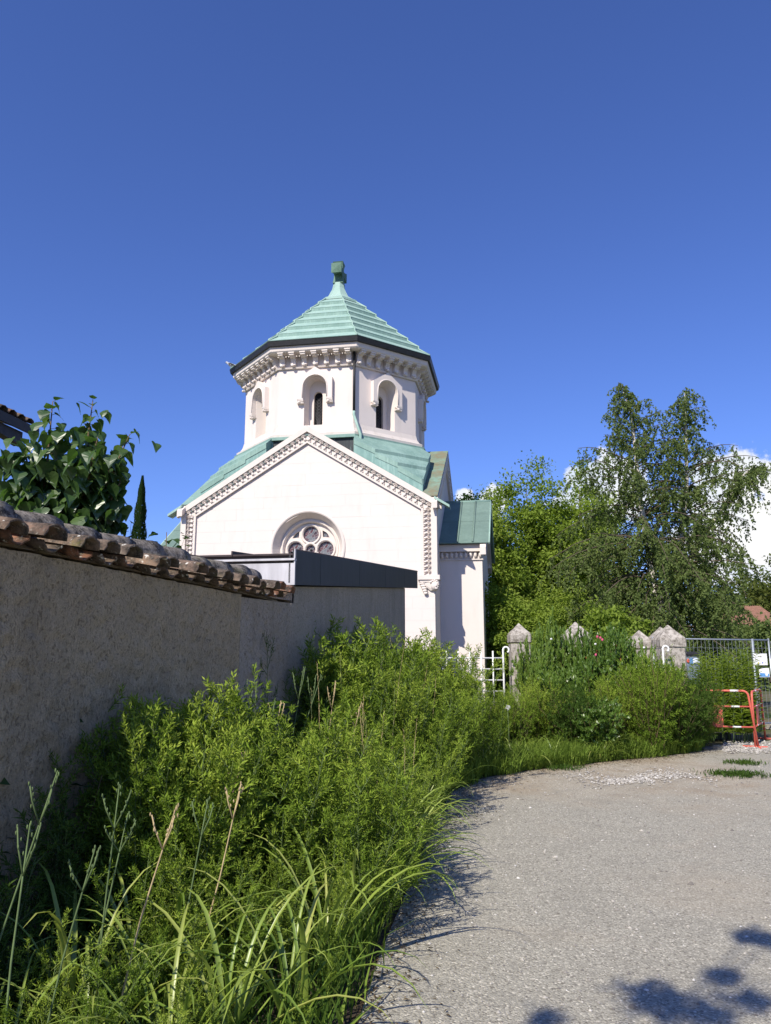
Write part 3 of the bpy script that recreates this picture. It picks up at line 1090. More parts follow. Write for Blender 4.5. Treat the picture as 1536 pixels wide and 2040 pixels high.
MB().rings([oct_d(AP + .02, 11.54), oct_d(AP + .07, 11.55), oct_d(AP + .09, 11.60), oct_d(AP + .01, 11.62)]).build('string_course', MT['stone_trim'], drum)
MB().rings([oct_d(AP - .05, 12.02), oct_d(3.62, 12.02), oct_d(3.66, 12.06), oct_d(3.68, 12.22), oct_d(3.2, 12.24)]).build('cornice', MT['stone_trim'], drum)
MB().rings([oct_d(3.6, 12.21), oct_d(3.76, 12.215), oct_d(3.80, 12.37), oct_d(3.72, 12.40), oct_d(3.3, 12.42)]).build('gutter', MT['gutter'], drum)
MB().rings([oct_d(AP + .24, 9.02), oct_d(AP + .25, 9.14), oct_d(AP + .14, 9.20), oct_d(AP + .06, 9.32), oct_d(AP + .012, 9.50)]).build('battered_base', MT['stone_base'], drum)
# rain pipe at the front right corner
cp = Vector(oct_d(AP + .07, 0)[6 + 0])
cpos = [Vector(v_) for v_ in oct_d(AP + .08, 0)]
corner = max(cpos, key=lambda v_: v_.x * .55 - v_.y)
MB().tube([corner + Vector((0, 0, 12.2)), corner + Vector((0, 0, 9.85))], .045, 8).build('rain_pipe', MT['gutter'], drum)
c2 = Vector((corner.x + .28, corner.y - .22, 0))
MB().tube([corner + Vector((0, 0, 9.9)), corner + Vector((0, 0, 9.78)), c2 + Vector((0, 0, 9.0)), c2 + Vector((.02, -.02, 8.35))], .05, 8).build('rain_pipe', MT['copper'], drum)

# tiered octagonal copper roof
dome = empty('drum_roof', (0, CY, 0), 0, parent=chapel)
TIERS = 7
r0, z0 = 3.74, 12.40
dr, dz, rise = .428, .335, .095
tiers = []
for k in range(TIERS):
    ra, za = r0 - dr * k, z0 + (dz + rise) * k
    rb, zb = ra - dr, za + dz
    for i in range(8):
        A, B = oct_d(ra + .03, za), oct_d(rb - .02, zb)
        j = (i + 1) % 8
        q = [A[i], A[j], B[j], B[i]]
        s_ = roof_sheet('roof_sheet', q, MT['copper'], dome, .022)
        if k > 0:
            C_ = oct_d(ra + .03, za - rise - .01); D_ = oct_d(ra + .012, za + .01)
            MB().prism([C_[i], C_[j], A[j], A[i]], Vector(((A[i][0] + A[j][0]), (A[i][1] + A[j][1]), 0)).normalized() * -.02).build('riser', MT['copper_mid'], dome)
    tiers.append((ra, za, rb, zb))
for i in range(8):      # hip rolls follow the steps
    pts = []
    for k, (ra, za, rb, zb) in enumerate(tiers):
        pts += [Vector(oct_d(ra + .035, za + .02)[i]), Vector(oct_d(rb + .03, zb + .03)[i])]
    MB().tube(pts, .028, 6).build('hip_roll', MT['copper'], dome)
ra, zt_ = tiers[-1][2], tiers[-1][3]
neck = [(ra + .05, zt_ - .0), (ra + .05, zt_ + .09), (ra - .12, zt_ + .20), (ra - .32, zt_ + .36), (.34, zt_ + .54), (.24, zt_ + .76), (.20, zt_ + 1.0)]
MB().rings([oct_d(a, b) for a, b in neck], caps=(False, True)).build('finial', MT['copper'], dome)
ZN = zt_ + .98

# cross with flared arms, its arms running front to back
cr = MB()


def flare(ax, sgn, l0, l1, wa, wb, c):
    """arm along axis ax from l0 to l1, half widths growing wa->wb, pyramid end face"""
    u = Vector((0, 1, 0)) if ax == 'y' else Vector((0, 0, 1))
    v = Vector((0, 0, 1)) if ax == 'y' else Vector((0, 1, 0))
    x = Vector((1, 0, 0))
    rs = []
    for t in (0, .35, .65, .85, 1.0):
        l = l0 + (l1 - l0) * t
        w = wa + (wb - wa) * t ** 2.2
        wx = .17 + (.205 - .17) * t ** 2
        o = c + u * (sgn * l)
        rs.append([o + v * w + x * wx, o + v * w - x * wx, o - v * w - x * wx, o - v * w + x * wx])
    e = [c + u * (sgn * (l1 + .10))]
    rs.append([o_ + (c + u * (sgn * l1) - o_) * .45 + u * (sgn * .012) for o_ in rs[-1]])
    rs.append([o_ * 1 for o_ in [c + u * (sgn * (l1 + .035))] * 4])
    cr.rings(rs)


cc = Vector((0, 0, ZN + .50))
flare('y', -1, .05, .46, .10, .205, cc)
flare('y', 1, .05, .50, .10, .205, cc)
flare('z', 1, .05, .40, .11, .215, cc)
flare('z', -1, .05, .50, .11, .19, cc)
cr.box(cc, (.34, .30, .26))
cr.build('cross', MT['cross'], chapel, loc=(0, CY, 0))

# side blocks right and left: wall, dentil cornice, standing-seam roof
for sx in (1, -1):
    YB = 2.35
    XB = 5.50
    blk = empty('side_block', (0, 0, 0), 0, parent=chapel)
    w = MB()
    gz = lambda y: 7.02 - abs(y) * (7.02 - 5.05) / (YB + .25)
    w.prism([(sx * 4.05, -YB, 0), (sx * 4.05, YB, 0), (sx * 4.05, YB, 5.3), (sx * 4.05, 0, 7.05), (sx * 4.05, -YB, 5.3)], (sx * (XB - 4.05), 0, 0))
    w.build('wall', MT['stone_block'], blk)
    cn = MB()
    for sg in (-1, 1):
        cn.box2((sx * 4.08, sg * (YB - .05), 5.13), (sx * (XB + .10), sg * (YB + .16), 5.36))
        cn.box2((sx * 4.08, sg * (YB - .05), 4.86), (sx * (XB + .05), sg * (YB + .05), 4.90))
        # raking trim on the end gable
        cn.prism([(sx * (XB - .05), 0, 7.22), (sx * (XB - .05), sg * 2.8, 5.22), (sx * (XB - .05), sg * 2.8, 4.98), (sx * (XB - .05), 0, 6.96)], (sx * .19, 0, 0))
        cn.prism([(sx * (XB - .05), 0, 6.97), (sx * (XB - .05), sg * 2.55, 5.16), (sx * (XB - .05), sg * 2.55, 5.04), (sx * (XB - .05), 0, 6.80)], (sx * .10, 0, 0))
    cn.build('cornice', MT['stone_trim'], blk)
    dm = MB(); dm.prism([(-.06, 0, 0), (.06, 0, .0), (.06, 0, .2), (-.06, 0, .2)], (0, -.02, 0)); dm.ball((0, -.05, .11), (.055, .06, .10), 8, 5)
    dme = dm.mesh('leaf_block', MT['stone_trim'])
    for k in range(9):
        link('leaf_block', dme, blk, (sx * (4.2 + k * .155), -YB - .02, 4.91))
    if sx > 0:
        for k in range(20):
            y = -2.3 + k * .115
            link('leaf_block', dme, blk, (XB + .04, y, 6.62 + y * .71 - .0), (0, 0, R(90)), (.8, 1, .8))
    # roof
    sl = (7.24 - 5.40) / 2.58
    xs = [4.10, 4.72, 5.22, 5.74]
    for sg in (-1, 1):
        for k in range(3):
            for (ya, yb) in ((2.66, 1.35), (1.35, 0.0)):
                za, zb = 7.26 - ya * sl, 7.26 - yb * sl
                lf = .008 if yb < .5 else 0
                roof_sheet('roof_sheet', [(sx * xs[k], sg * ya, za + lf), (sx * xs[k + 1], sg * ya, za + lf), (sx * xs[k + 1], sg * yb, zb + lf), (sx * xs[k], sg * yb, zb + lf)], MT['copper_low'], blk, .028)
        for k in (1, 2):
            MB().tube([(sx * xs[k], sg * 2.66, 7.26 - 2.66 * sl + .05), (sx * xs[k], 0, 7.31)], .035, 6).build('seam', MT['copper_low'], blk)
        MB().tube([(sx * 5.75, sg * 2.68, 7.26 - 2.68 * sl + .02), (sx * 5.75, 0, 7.28)], .03, 6).build('verge', MT['copper'], blk)
    MB().tube([(sx * 4.1, 0, 7.29), (sx * 5.76, 0, 7.29)], .055, 8).build('ridge_cap', MT['copper_mid'], blk)
    if sx < 0:
        fb = MB()
        fb.ball((0, 0, 0), (.22, .20, .20), 12, 6); fb.ball((.10, 0, .20), (.24, .2, .16), 12, 6)
        fb.box((0, 0, -.12), (.5, .4, .10))
        fb.build('stone_finial', MT['pillar'], blk, loc=(-4.62, -2.0, 6.42))

# ------------------------------------------------------------------ bird on the gutter
bp = at(461, 727, 27.0)
b = MB()
b.rings([[(x, r_ * math.cos(a), z_ + r_ * math.sin(a)) for a in [2 * math.pi * k / 8 for k in range(8)]] for x, r_, z_ in
         ((-.20, .012, .06), (-.10, .03, .09), (0, .07, .10), (.09, .075, .13), (.15, .05, .18), (.19, .048, .22), (.235, .03, .22), (.245, .006, .215))], True, 0, True)
for sy in (-.025, .025): b.tube([(.02, sy, .06), (.03, sy, 0)], .007, 5)
bird = b.build('bird', m_plain('feathers', (.42, .43, .46), .8, .2, 0, .4, 18), loc=(bp.x, bp.y, bp.z - .10), rot=(0, 0, R(160)))
tag(bird, 'small grey bird perched on the black gutter of the drum', 'bird')
bk = MB(); bk.add([(.24, -.012, .222), (.24, .012, .222), (.24, 0, .205), (.29, 0, .21)], [(0, 1, 3), (1, 2, 3), (2, 0, 3)])
bk.build('beak', MT['gutter'], bird)
wg = MB()
for sy in (-1, 1):
    wg.add([(.11, sy * .062, .17), (.0, sy * .078, .15), (-.17, sy * .03, .075), (-.03, sy * .082, .085), (.08, sy * .078, .10)], [(0, 1, 2, 3, 4)])
wg.build('wings', MT['gutter'], bird)

# ------------------------------------------------------------------ garden wall with canal tiles
WA0, WK = Vector((-2.72, 1.0, 0)), Vector((-1.27, 6.80, 0))
DIRA = (WK - WA0).normalized()
AZB = R(9.65)
DIRB = Vector((math.sin(AZB), math.cos(AZB), 0))
NA = Vector((DIRA.y, -DIRA.x, 0)); NB_ = Vector((DIRB.y, -DIRB.x, 0))
gw = empty('garden_wall', WA0, 0, 'old roughcast garden wall capped with lichened clay canal tiles', 'wall')


def wall_grid(name, a, b, thick, top_a, top_b, mat, parent, org, step=.028, amp=.010):
    """wall slab whose visible face has real roughcast relief"""
    d = (b - a); L = d.length; d = d.normalized(); n = Vector((d.y, -d.x, 0))
    nu, nv = int(L / step) + 1, int(max(top_a, top_b) / step) + 1
    U, V = np.meshgrid(np.linspace(0, 1, nu), np.linspace(0, 1, nv), indexing='ij')
    tp = top_a + (top_b - top_a) * U
    rel = rng.normal(0, 1, U.shape)
    rel = (rel + np.roll(rel, 1, 0) + np.roll(rel, 1, 1)) / 2 * amp + .012 * np.sin(U * L * 2.1 + 1) * np.sin(V * 3 + .5)
    rel = rel * np.clip(np.minimum(U, 1 - U) * L / .12, 0, 1)
    X = a.x - org.x + d.x * U * L + n.x * rel
    Y = a.y - org.y + d.y * U * L + n.y * rel
    Z = V * tp - .03
    vs = np.stack([X, Y, Z], -1).reshape(-1, 3)
    i, j = np.meshgrid(np.arange(nu - 1), np.arange(nv - 1), indexing='ij')
    q = (i * nv + j).ravel()
    fs = np.stack([q, q + nv, q + nv + 1, q + 1], -1)
    mb = MB()
    mb.add(vs.tolist(), fs.tolist(), 0, True)
    A, B = a - org, b - org
    i0 = -n * .02; i1 = -n * thick
    mb.add([A + i0, B + i0, B + i1, A + i1, A + i0 + Vector((0, 0, top_a)), B + i0 + Vector((0, 0, top_b)), B + i1 + Vector((0, 0, top_b)), A + i1 + Vector((0, 0, top_a))],
           [(1, 2, 6, 5), (2, 3, 7, 6), (3, 0, 4, 7), (4, 5, 6, 7)])
    return mb.build(name, mat, parent)


wall_grid('wall_face', WA0, WK, .42, 2.21, 2.21, MT['wall_old'], gw, WA0)
WJ = WK + DIRB * 1.62
wall_grid('wall_face', WK + DIRB * .004, WJ, .42, 2.19, 2.25, MT['wall_new'], gw, WA0)
MB().prism([WK - WA0 + Vector((0, 0, 0)), WK - WA0 - NB_ * .05, WK - WA0 - NA * .4], (0, 0, 2.19)).build('wall_joint', MT['wall_old'], gw)


def tile_mesh(name, L, r1, r2, n=9, th=.014, up=True, mat=None, arc=170):
    """tapered half-round clay tile along +x (0..L), open below"""
    m = MB()
    rs_o, rs_i = [], []
    segs = 4
    for k in range(segs + 1):
        t = k / segs; x = L * t; r_ = r1 + (r2 - r1) * t
        jag = lambda q: 0.008 * math.sin(q * 2.3 + k) if k == segs else 0
        an = [R(90 - arc / 2 + arc * q / (n - 1)) for q in range(n)]
        rs_o.append([(x + jag(q), r_ * math.cos(a), r_ * .85 * math.sin(a)) for q, a in enumerate(an)])
        rs_i.append([(x + jag(q), (r_ - th) * math.cos(a), (r_ - th) * .85 * math.sin(a)) for q, a in enumerate(an)])
    no = n * (segs + 1)
    vs = [p_ for r_ in rs_o for p_ in r_] + [p_ for r_ in rs_i for p_ in r_]
    fs, sm = [], []
    for k in range(segs):
        for q in range(n - 1):
            fs.append((k * n + q, k * n + q + 1, (k + 1) * n + q + 1, (k + 1) * n + q))
            fs.append((no + k * n + q, no + (k + 1) * n + q, no + (k + 1) * n + q + 1, no + k * n + q + 1))
        for q in (0, n - 1):
            fs.append((k * n + q, (k + 1) * n + q, no + (k + 1) * n + q, no + k * n + q))
    for k in (0, segs):
        for q in range(n - 1):
            fs.append((k * n + q, k * n + q + 1, no + k * n + q + 1, no + k * n + q))
    m.add(vs, fs, 0, True)
    return m.mesh(name, mat)


tile_me = [tile_mesh('tile', .46, .078, .098, mat=MT['tile']), tile_mesh('tile', .43, .075, .094, mat=MT['tile']), tile_mesh('tile', .47, .080, .102, mat=MT['tile'])]
pan_me = tile_mesh('pan_tile', .46, .10, .085, mat=MT['tile'])
ridge_me = [tile_mesh('ridge_tile', .47, .118, .14, n=10, th=.02, mat=MT['ridge'], arc=190), tile_mesh('ridge_tile', .45, .115, .142, n=10, th=.02, mat=MT['ridge'], arc=190)]


def wall_pt(s):
    """point on the wall line at run s, with frame (dir, normal)"""
    LA = (WK - WA0).length
    if s <= LA: return WA0 + DIRA * s, DIRA, NA
    return WK + DIRB * (s - LA), DIRB, NB_


LA = (WK - WA0).length
pitch = R(10)
s = .25
k = 0
while s < LA + 1.02:
    p_, d_, n_ = wall_pt(s)
    nz = math.atan2(n_.y, n_.x)
    zr = 2.315 + (0 if s < LA else .035 * (s - LA) / .8) + random.uniform(-.012, .012)
    q = p_ - n_ * .28 + Vector((0, 0, zr)) - WA0
    yaw = nz + random.uniform(-.05, .05)
    sc = random.uniform(.94, 1.06)
    link('tile', tile_me[k % 3], gw, q, Euler((random.uniform(-.06, .06), pitch + random.uniform(-.04, .03), yaw), 'XYZ'), (sc, 1, 1))
    q2 = p_ + d_ * .137 - n_ * .40 + Vector((0, 0, zr + .035)) - WA0
    link('pan_tile', pan_me, gw, q2, Euler((math.pi + random.uniform(-.05, .05), pitch, yaw), 'XYZ'))
    # far slope
    q3 = p_ - n_ * .22 + Vector((0, 0, zr)) - WA0
    link('tile', tile_me[(k + 1) % 3], gw, q3, Euler((0, pitch, yaw + math.pi), 'XYZ'), (.9, 1, 1))
    s += random.uniform(.255, .285); k += 1
s = .05; k = 0
while s < LA + .48:
    p_, d_, n_ = wall_pt(s)
    zr = 2.352 + (0 if s < LA else .02) + random.uniform(-.012, .014)
    q = p_ - n_ * .25 + Vector((0, 0, zr)) - WA0
    link('ridge_tile', ridge_me[k % 2], gw, q, Euler((random.uniform(-.08, .08), random.uniform(-.06, -.015), math.atan2(d_.y, d_.x) + random.uniform(-.04, .04)), 'XYZ'))
    s += .395; k += 1
# bedding mortar under the tiles
MB().prism([Vector((0, 0, 2.2)) - NA * .02, Vector((0, 0, 2.2)) - NA * .42, Vector((0, 0, 2.33)) - NA * .25], WK - WA0).build('mortar_bed', MT['wall_old'], gw)
MB().prism([WK - WA0 + Vector((0, 0, 2.2)) - NB_ * .02, WK - WA0 + Vector((0, 0, 2.2)) - NB_ * .42, WK - WA0 + Vector((0, 0, 2.33)) - NB_ * .25], DIRB * 1.2).build('mortar_bed', MT['wall_old'], gw)

# ------------------------------------------------------------------ annex with zinc roof
AX0 = WK + DIRB * 1.6205
annex = empty('annex', AX0, 0, 'low roughcast annex with shade-toned zinc fascia in front of the chapel', 'building')
AE = WK + DIRB * 10.1
f0, f1 = at(587, 1165, 8.2), at(832, 1172, 18.5)
f0t, f1t = at(587, 1095, 8.2), at(832, 1138, 18.5)
topz = lambda t: f0.z + (f1.z - f0.z) * t
wall_grid('wall', AX0, AE, .35, f0.z + .03, f0.z + (f1.z - f0.z) * .86, MT['wall_new'], annex, AX0, .05, .006)
LW = Vector((-NB_.x, -NB_.y, 0))         # towards the left, along the annex front
# far end and rear of the annex, a plain box behind the face
bx = MB()
e0, e1 = AE - AX0, AE - AX0 + LW * 4.5
hz0, hz1 = f0.z + .02, f0.z + (f1.z - f0.z) * .86
bx.add([e0 + LW * .02, e1, e1 + Vector((0, 0, hz1)), e0 + LW * .02 + Vector((0, 0, hz1))], [(0, 1, 2, 3)])
s0, s1 = LW * .02 + DIRB * .02, LW * 4.5 + DIRB * .02
bx.add([s0, s1, s1 + Vector((0, 0, hz0)), s0 + Vector((0, 0, hz0))], [(0, 1, 2, 3)])
bx.add([s1, e1, e1 + Vector((0, 0, hz1)), s1 + Vector((0, 0, hz0))], [(0, 1, 2, 3)])
bx.build('rear_wall', MT['wall_new'], annex)
# fascia sheets along the verge: seams where the photo shows them
seam_u = [587, 638, 716, 768, 806, 832]
par = []
A_, B_, C_ = -.0847, .04235, .249
for px in seam_u:
    u = (px - 768) / F
    par.append((u - A_) / (B_ - u * C_))
smin, smax = par[0], par[-1]
fhl, fhr = f0t.z - f0.z, f1t.z - f1.z
for i in range(5):
    ta, tb = (par[i] - smin) / (smax - smin), (par[i + 1] - smin) / (smax - smin)
    g_ = .006
    pa = f0.lerp(f1, ta) - AX0; pb = f0.lerp(f1, tb) - AX0
    dd = (pb - pa).normalized() * g_
    ha = fhl + (fhr - fhl) * ta; hb = fhl + (fhr - fhl) * tb
    bul = random.uniform(-.006, .006)
    MB().prism([pa + dd, pb - dd, pb - dd + Vector((0, 0, hb)), pa + dd + Vector((0, 0, ha))], LW * .03 + NB_ * bul).build('fascia_panel', MT['zinc_shaded'], annex)
MB().prism([f0 - AX0 + LW * .05 + Vector((0, 0, .02)), f1 - AX0 + LW * .05 + Vector((0, 0, .02)), f1 - AX0 + LW * .05 + Vector((0, 0, fhr - .02)), f0 - AX0 + LW * .05 + Vector((0, 0, fhl - .02))], LW * .02).build('fascia_backing', MT['gutter'], annex)
MB().tube([f0t - AX0 + LW * .01, f1t - AX0 + LW * .01], .014, 6).build('verge_trim', MT['zinc_brown'], annex)
# front eave: zinc fascia and drip with sunlight put into their colour, dark gap, roof edge
fw = 3.4
fr = MB()
o = f0 - AX0
hF = .235
fr.prism([o + Vector((0, 0, .0)), o + LW * fw + Vector((0, 0, .0)), o + LW * fw + Vector((0, 0, hF)), o + Vector((0, 0, hF))], DIRB * .03)
fr.build('front_fascia', MT['zinc_sunlit'], annex)
MB().prism([o + DIRB * .05 + Vector((0, 0, hF - .01)), o + DIRB * .05 + LW * fw + Vector((0, 0, hF - .01)), o + DIRB * .05 + LW * fw + Vector((0, 0, hF + .11)), o + DIRB * .05 + Vector((0, 0, hF + .11))], DIRB * .03).build('eave_gap', MT['zinc_brown'], annex)
MB().prism([o - DIRB * .02 + Vector((0, 0, hF + .028)), o - DIRB * .02 + LW * fw + Vector((0, 0, hF + .028)), o - DIRB * .02 + LW * fw + Vector((0, 0, hF + .05)), o - DIRB * .02 + Vector((0, 0, hF + .05))], DIRB * .08).build('drip_edge', MT['zinc_sunlit'], annex)
MB().prism([o - DIRB * .005 + Vector((0, 0, 0)), o - DIRB * .005 + LW * .012, o - DIRB * .005 + LW * .012 + Vector((0, 0, fhl + .01)), o - DIRB * .005 + Vector((0, 0, fhl + .01))], DIRB * .035).build('corner_trim', MT['zinc_sunlit'], annex)
tz = f0.z + hF + .085 - AX0.z
ov = Vector((f0.x - AX0.x, f0.y - AX0.y, 0))
rise_ = (f1.z - f0.z)
run = Vector((f1.x - f0.x, f1.y - f0.y, 0))
for k in range(5):
    a, b_ = LW * (fw * k / 5 + .03), LW * (fw * (k + 1) / 5 + .022)
    pts = [ov + a + Vector((0, 0, tz)), ov + b_ + Vector((0, 0, tz)), ov + b_ + run * .96 + Vector((0, 0, tz + rise_ * .93)), ov + a + run * .96 + Vector((0, 0, tz + rise_ * .93))]
    roof_sheet('roof_sheet', pts, MT['zinc_brown'], annex, .02)
    if k: MB().prism([pts[0] + Vector((0, 0, .015)), pts[3] + Vector((0, 0, .015)), pts[3] + Vector((0, 0, .06)), pts[0] + Vector((0, 0, .06))], LW * .014).build('seam', MT['zinc_brown'], annex)

# ------------------------------------------------------------------ vegetation helpers


def leaf_batch(name, P, D, Nn, L, W, T, mat, bend=.12, mid=.42, fold=.0):
    """one diamond blade per row: P base, D direction, Nn face normal, L length, W width, T tint"""
    P, D, Nn = (np.asarray(a, float) for a in (P, D, Nn))
    L, W, T = (np.asarray(a, float) for a in (L, W, T))
    D = D / np.maximum(np.linalg.norm(D, axis=1, keepdims=True), 1e-6)
    S_ = np.cross(D, Nn); S_ /= np.maximum(np.linalg.norm(S_, axis=1, keepdims=True), 1e-6)
    U = np.cross(S_, D)
    l, w = L[:, None], W[:, None]
    v0 = P
    m = P + D * l * mid + U * l * bend * .5
    v1 = m + S_ * w * .5
    v3 = m - S_ * w * .5
    v2 = P + D * l - U * l * bend * .6
    V = np.stack([v0, v1, v2, v3], 1).reshape(-1, 3)
    n = len(P)
    me = bpy.data.meshes.new(name)
    me.vertices.add(4 * n); me.vertices.foreach_set('co', V.ravel())
    me.loops.add(4 * n); me.loops.foreach_set('vertex_index', np.arange(4 * n))
    me.polygons.add(n); me.polygons.foreach_set('loop_start', np.arange(n) * 4)
    me.update(calc_edges=True)
    a = me.attributes.new('tint', 'FLOAT', 'POINT'); a.data.foreach_set('value', np.repeat(T, 4).astype(np.float32))
    me.materials.append(mat)
    return me


class LB:
    def __init__(s): s.P, s.D, s.N, s.L, s.W, s.T = [], [], [], [], [], []

    def add(s, p, d, n, l, w, t):
        s.P.append(tuple(p)); s.D.append(tuple(d)); s.N.append(tuple(n)); s.L.append(l); s.W.append(w); s.T.append(min(1, max(0, t)))

    def mesh(s, name, mat, **k): return leaf_batch(name, s.P, s.D, s.N, s.L, s.W, s.T, mat, **k)


def rv(): return Vector((random.gauss(0, 1), random.gauss(0, 1), random.gauss(0, 1))).normalized()


def curve_pts(p, d, L, n, droop=0.0, wob=.05):
    pts = [Vector(p)]; d = Vector(d).normalized()
    for i in range(n):
        d = (d + Vector((random.gauss(0, wob), random.gauss(0, wob), random.gauss(0, wob) - droop / n))).normalized()
        pts.append(pts[-1] + d * (L / n))
    return pts


def pt_on(pts, t):
    f = t * (len(pts) - 1); i = min(int(f), len(pts) - 2); u = f - i
    return pts[i].lerp(pts[i + 1], u), (pts[i + 1] - pts[i]).normalized()


def sprout(lb, pts, t0, t1, n, leafL, leafW, ang, tint=.5, up=.3):
    """n leaves spirally along a twig"""
    ph = random.uniform(0, 6.28)
    for i in range(n):
        t = t0 + (t1 - t0) * (i + random.random()) / n
        p, d = pt_on(pts, min(t, 1))
        o = d.orthogonal().normalized(); b_ = d.cross(o)
        ph += 2.4
        side = o * math.cos(ph) + b_ * math.sin(ph)
        dd = d * math.cos(ang) + side * math.sin(ang)
        nn = (Vector((0, 0, 1)) * up + rv() * .7 + d * .3)
        f = random.uniform(.7, 1.25)
        lb.add(p, dd, nn, leafL * f, leafW * f, tint + random.gauss(0, .2))


def weed_meshes(idx, h, nb, spread, leafL, leafW, mat, matstem, stems=1, sub=3):
    st, lb = MB(), LB()
    for s_ in range(stems):
        az = random.uniform(0, 6.28)
        lean = .06 + (.32 * random.random() if stems > 1 else .10 * random.random())
        main = curve_pts((random.gauss(0, .015 * stems), random.gauss(0, .015 * stems), 0), (lean * math.cos(az), lean * math.sin(az), 1), h * random.uniform(.82, 1.0), 8, .05, .03)
        st.tube(main, [.0055 * (1 - .75 * i / 8) for i in range(9)], 4)
        for b in range(nb):
            t = .18 + .80 * (b + random.random() * .6) / nb
            p, d = pt_on(main, min(t, 1))
            a2 = random.uniform(0, 6.28)
            bl = h * spread * (1.05 - .75 * t) * random.uniform(.7, 1.2)
            br = curve_pts(p, (math.cos(a2) * .75, math.sin(a2) * .75, .75), bl, 4, -.25, .10)
            st.tube(br, [.0028 * (1 - .6 * i / 4) for i in range(5)], 3, False)
            sprout(lb, br, .08, 1.0, int(bl / .017) + 4, leafL, leafW, .75, .45 + .25 * t)
            for q in range(sub):
                p2, d2 = pt_on(br, random.uniform(.3, .95))
                sb = curve_pts(p2, d2 + rv() * .6 + Vector((0, 0, .35)), bl * .38, 3, -.1, .12)
                sprout(lb, sb, .05, 1, int(bl * .38 / .015) + 4, leafL * .8, leafW * .85, .65, .5 + .3 * t)
        sprout(lb, main, .1, 1.0, int(h / .025), leafL * 1.15, leafW, .9, .5)
    return st.mesh('weed', matstem), lb.mesh('foliage', mat)


def place(name, meshes, loc, rz, scale, label, cat, group):
    o = link(name, meshes[0], None, loc, (0, 0, rz), (scale, scale, scale) if not hasattr(scale, '__len__') else scale)
    tag(o, label, cat, group)
    for m, pn in zip(meshes[1:], ('foliage', 'blossom', 'fruit')):
        link(pn, m, o)
    return o


def wall_x(y):
    if y < WK.y: return WA0.x + (WK.x - WA0.x) * (y - WA0.y) / (WK.y - WA0.y)
    return WK.x + (y - WK.y) * math.tan(AZB)


def sstep(a, b, x):
    t = min(1, max(0, (x - a) / (b - a))); return t * t * (3 - 2 * t)


# ------------------------------------------------------------------ weeds of the bed
weeds = [weed_meshes(i, 1.0, 17, .34, .036, .0072, MT['weed'], MT['stem'], 2, 4) for i in range(6)]
weeds_fine = [weed_meshes(i, 1.0, 22, .30, .032, .0072, MT['weed'], MT['stem'], 3, 3) for i in range(3)]
weeds_shaded = [weed_meshes(i, 1.0, 15, .30, .045, .0075, MT['weed_dark'], MT['stem'], 2, 2) for i in range(2)]  # darker copies of the weeds, the wall's shade put into the leaf colour


def bed_h(x, y):
    e, w = edge_x(y), wall_x(y)
    base = .80 + .50 * sstep(4.4, 5.2, y) * (1 - sstep(6.0, 6.8, y)) + .12 * sstep(6.2, 7, y) + .88 * sstep(7.3, 8.8, y)
    lo = .42 + .28 * sstep(4.0, 4.8, y)
    k_ = lo + (1 - lo) * sstep(.05, .85, e - x)
    k_ *= .62 + .38 * sstep(3.5, 4.7, y)
    return base * k_


def zone(x, y):
    u = (x - wall_x(y)) / (edge_x(y) - wall_x(y))
    side = 0 if u < .34 else (1 if u < .68 else 2)
    row = 0 if y < 3.9 else 1 if y < 5.2 else 2 if y < 7.2 else 3 if y < 9.2 else 4
    where = (('by the foot of the tiled wall at the bottom left', 'among the foreground seed stalks', 'between the nearest daylilies and the track'),
             ('in the dark strip below the tiled wall', 'before the bushy mound', 'hanging over the near bend of the track edge'),
             ('in the shade of the wall join', 'beside the bushy mound', 'above the drooping daylilies of the track edge'),
             ('close to the grey annex wall', 'in the thick of the bed by the annex', 'at the track edge by the middle of the annex'),
             ('at the far end of the annex wall', 'crowning the tall mass by the chapel corner', 'at the far bend of the track edge'))[row][side]
    return where, 'weeds ' + where


cnt = 0
pts_used = []
tries = 0
while cnt < 292 and tries < 20000:
    tries += 1
    y = 2.75 + 10.2 * random.random() ** 1.15
    w, e = wall_x(y), edge_x(y)
    x = w + .12 + (e - .06 - w - .12) * random.random()
    if y > 11.6 and x > 1.1: continue
    dmin = .20 if y < 6 else .235
    if any((x - a) ** 2 + (y - b) ** 2 < dmin ** 2 for a, b in pts_used): continue
    # a pocket of daylilies keeps the middle open, the foot of the near wall stays bare
    if 6.2 < y < 7.6 and -.95 < x < -.05 and random.random() < .88: continue
    if y < 4.5 and x < w + .62 and random.random() < .8: continue
    if y < 4.3 and random.random() < .12: continue
    pts_used.append((x, y))
    hf = random.uniform(.80, 1.2)
    h = bed_h(x, y) * hf
    z = zone(x, y)
    if x < w + .62 and y < 4.5: ms = random.choice(weeds_shaded)
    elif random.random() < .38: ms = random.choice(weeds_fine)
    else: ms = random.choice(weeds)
    look = 'shade-toned dark weed ' if ms in weeds_shaded else 'fine feathery weed ' if ms in weeds_fine else 'leafy green weed '
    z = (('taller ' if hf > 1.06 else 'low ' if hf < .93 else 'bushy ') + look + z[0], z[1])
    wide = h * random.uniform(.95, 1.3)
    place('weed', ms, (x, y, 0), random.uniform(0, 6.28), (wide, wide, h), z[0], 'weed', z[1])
    cnt += 1

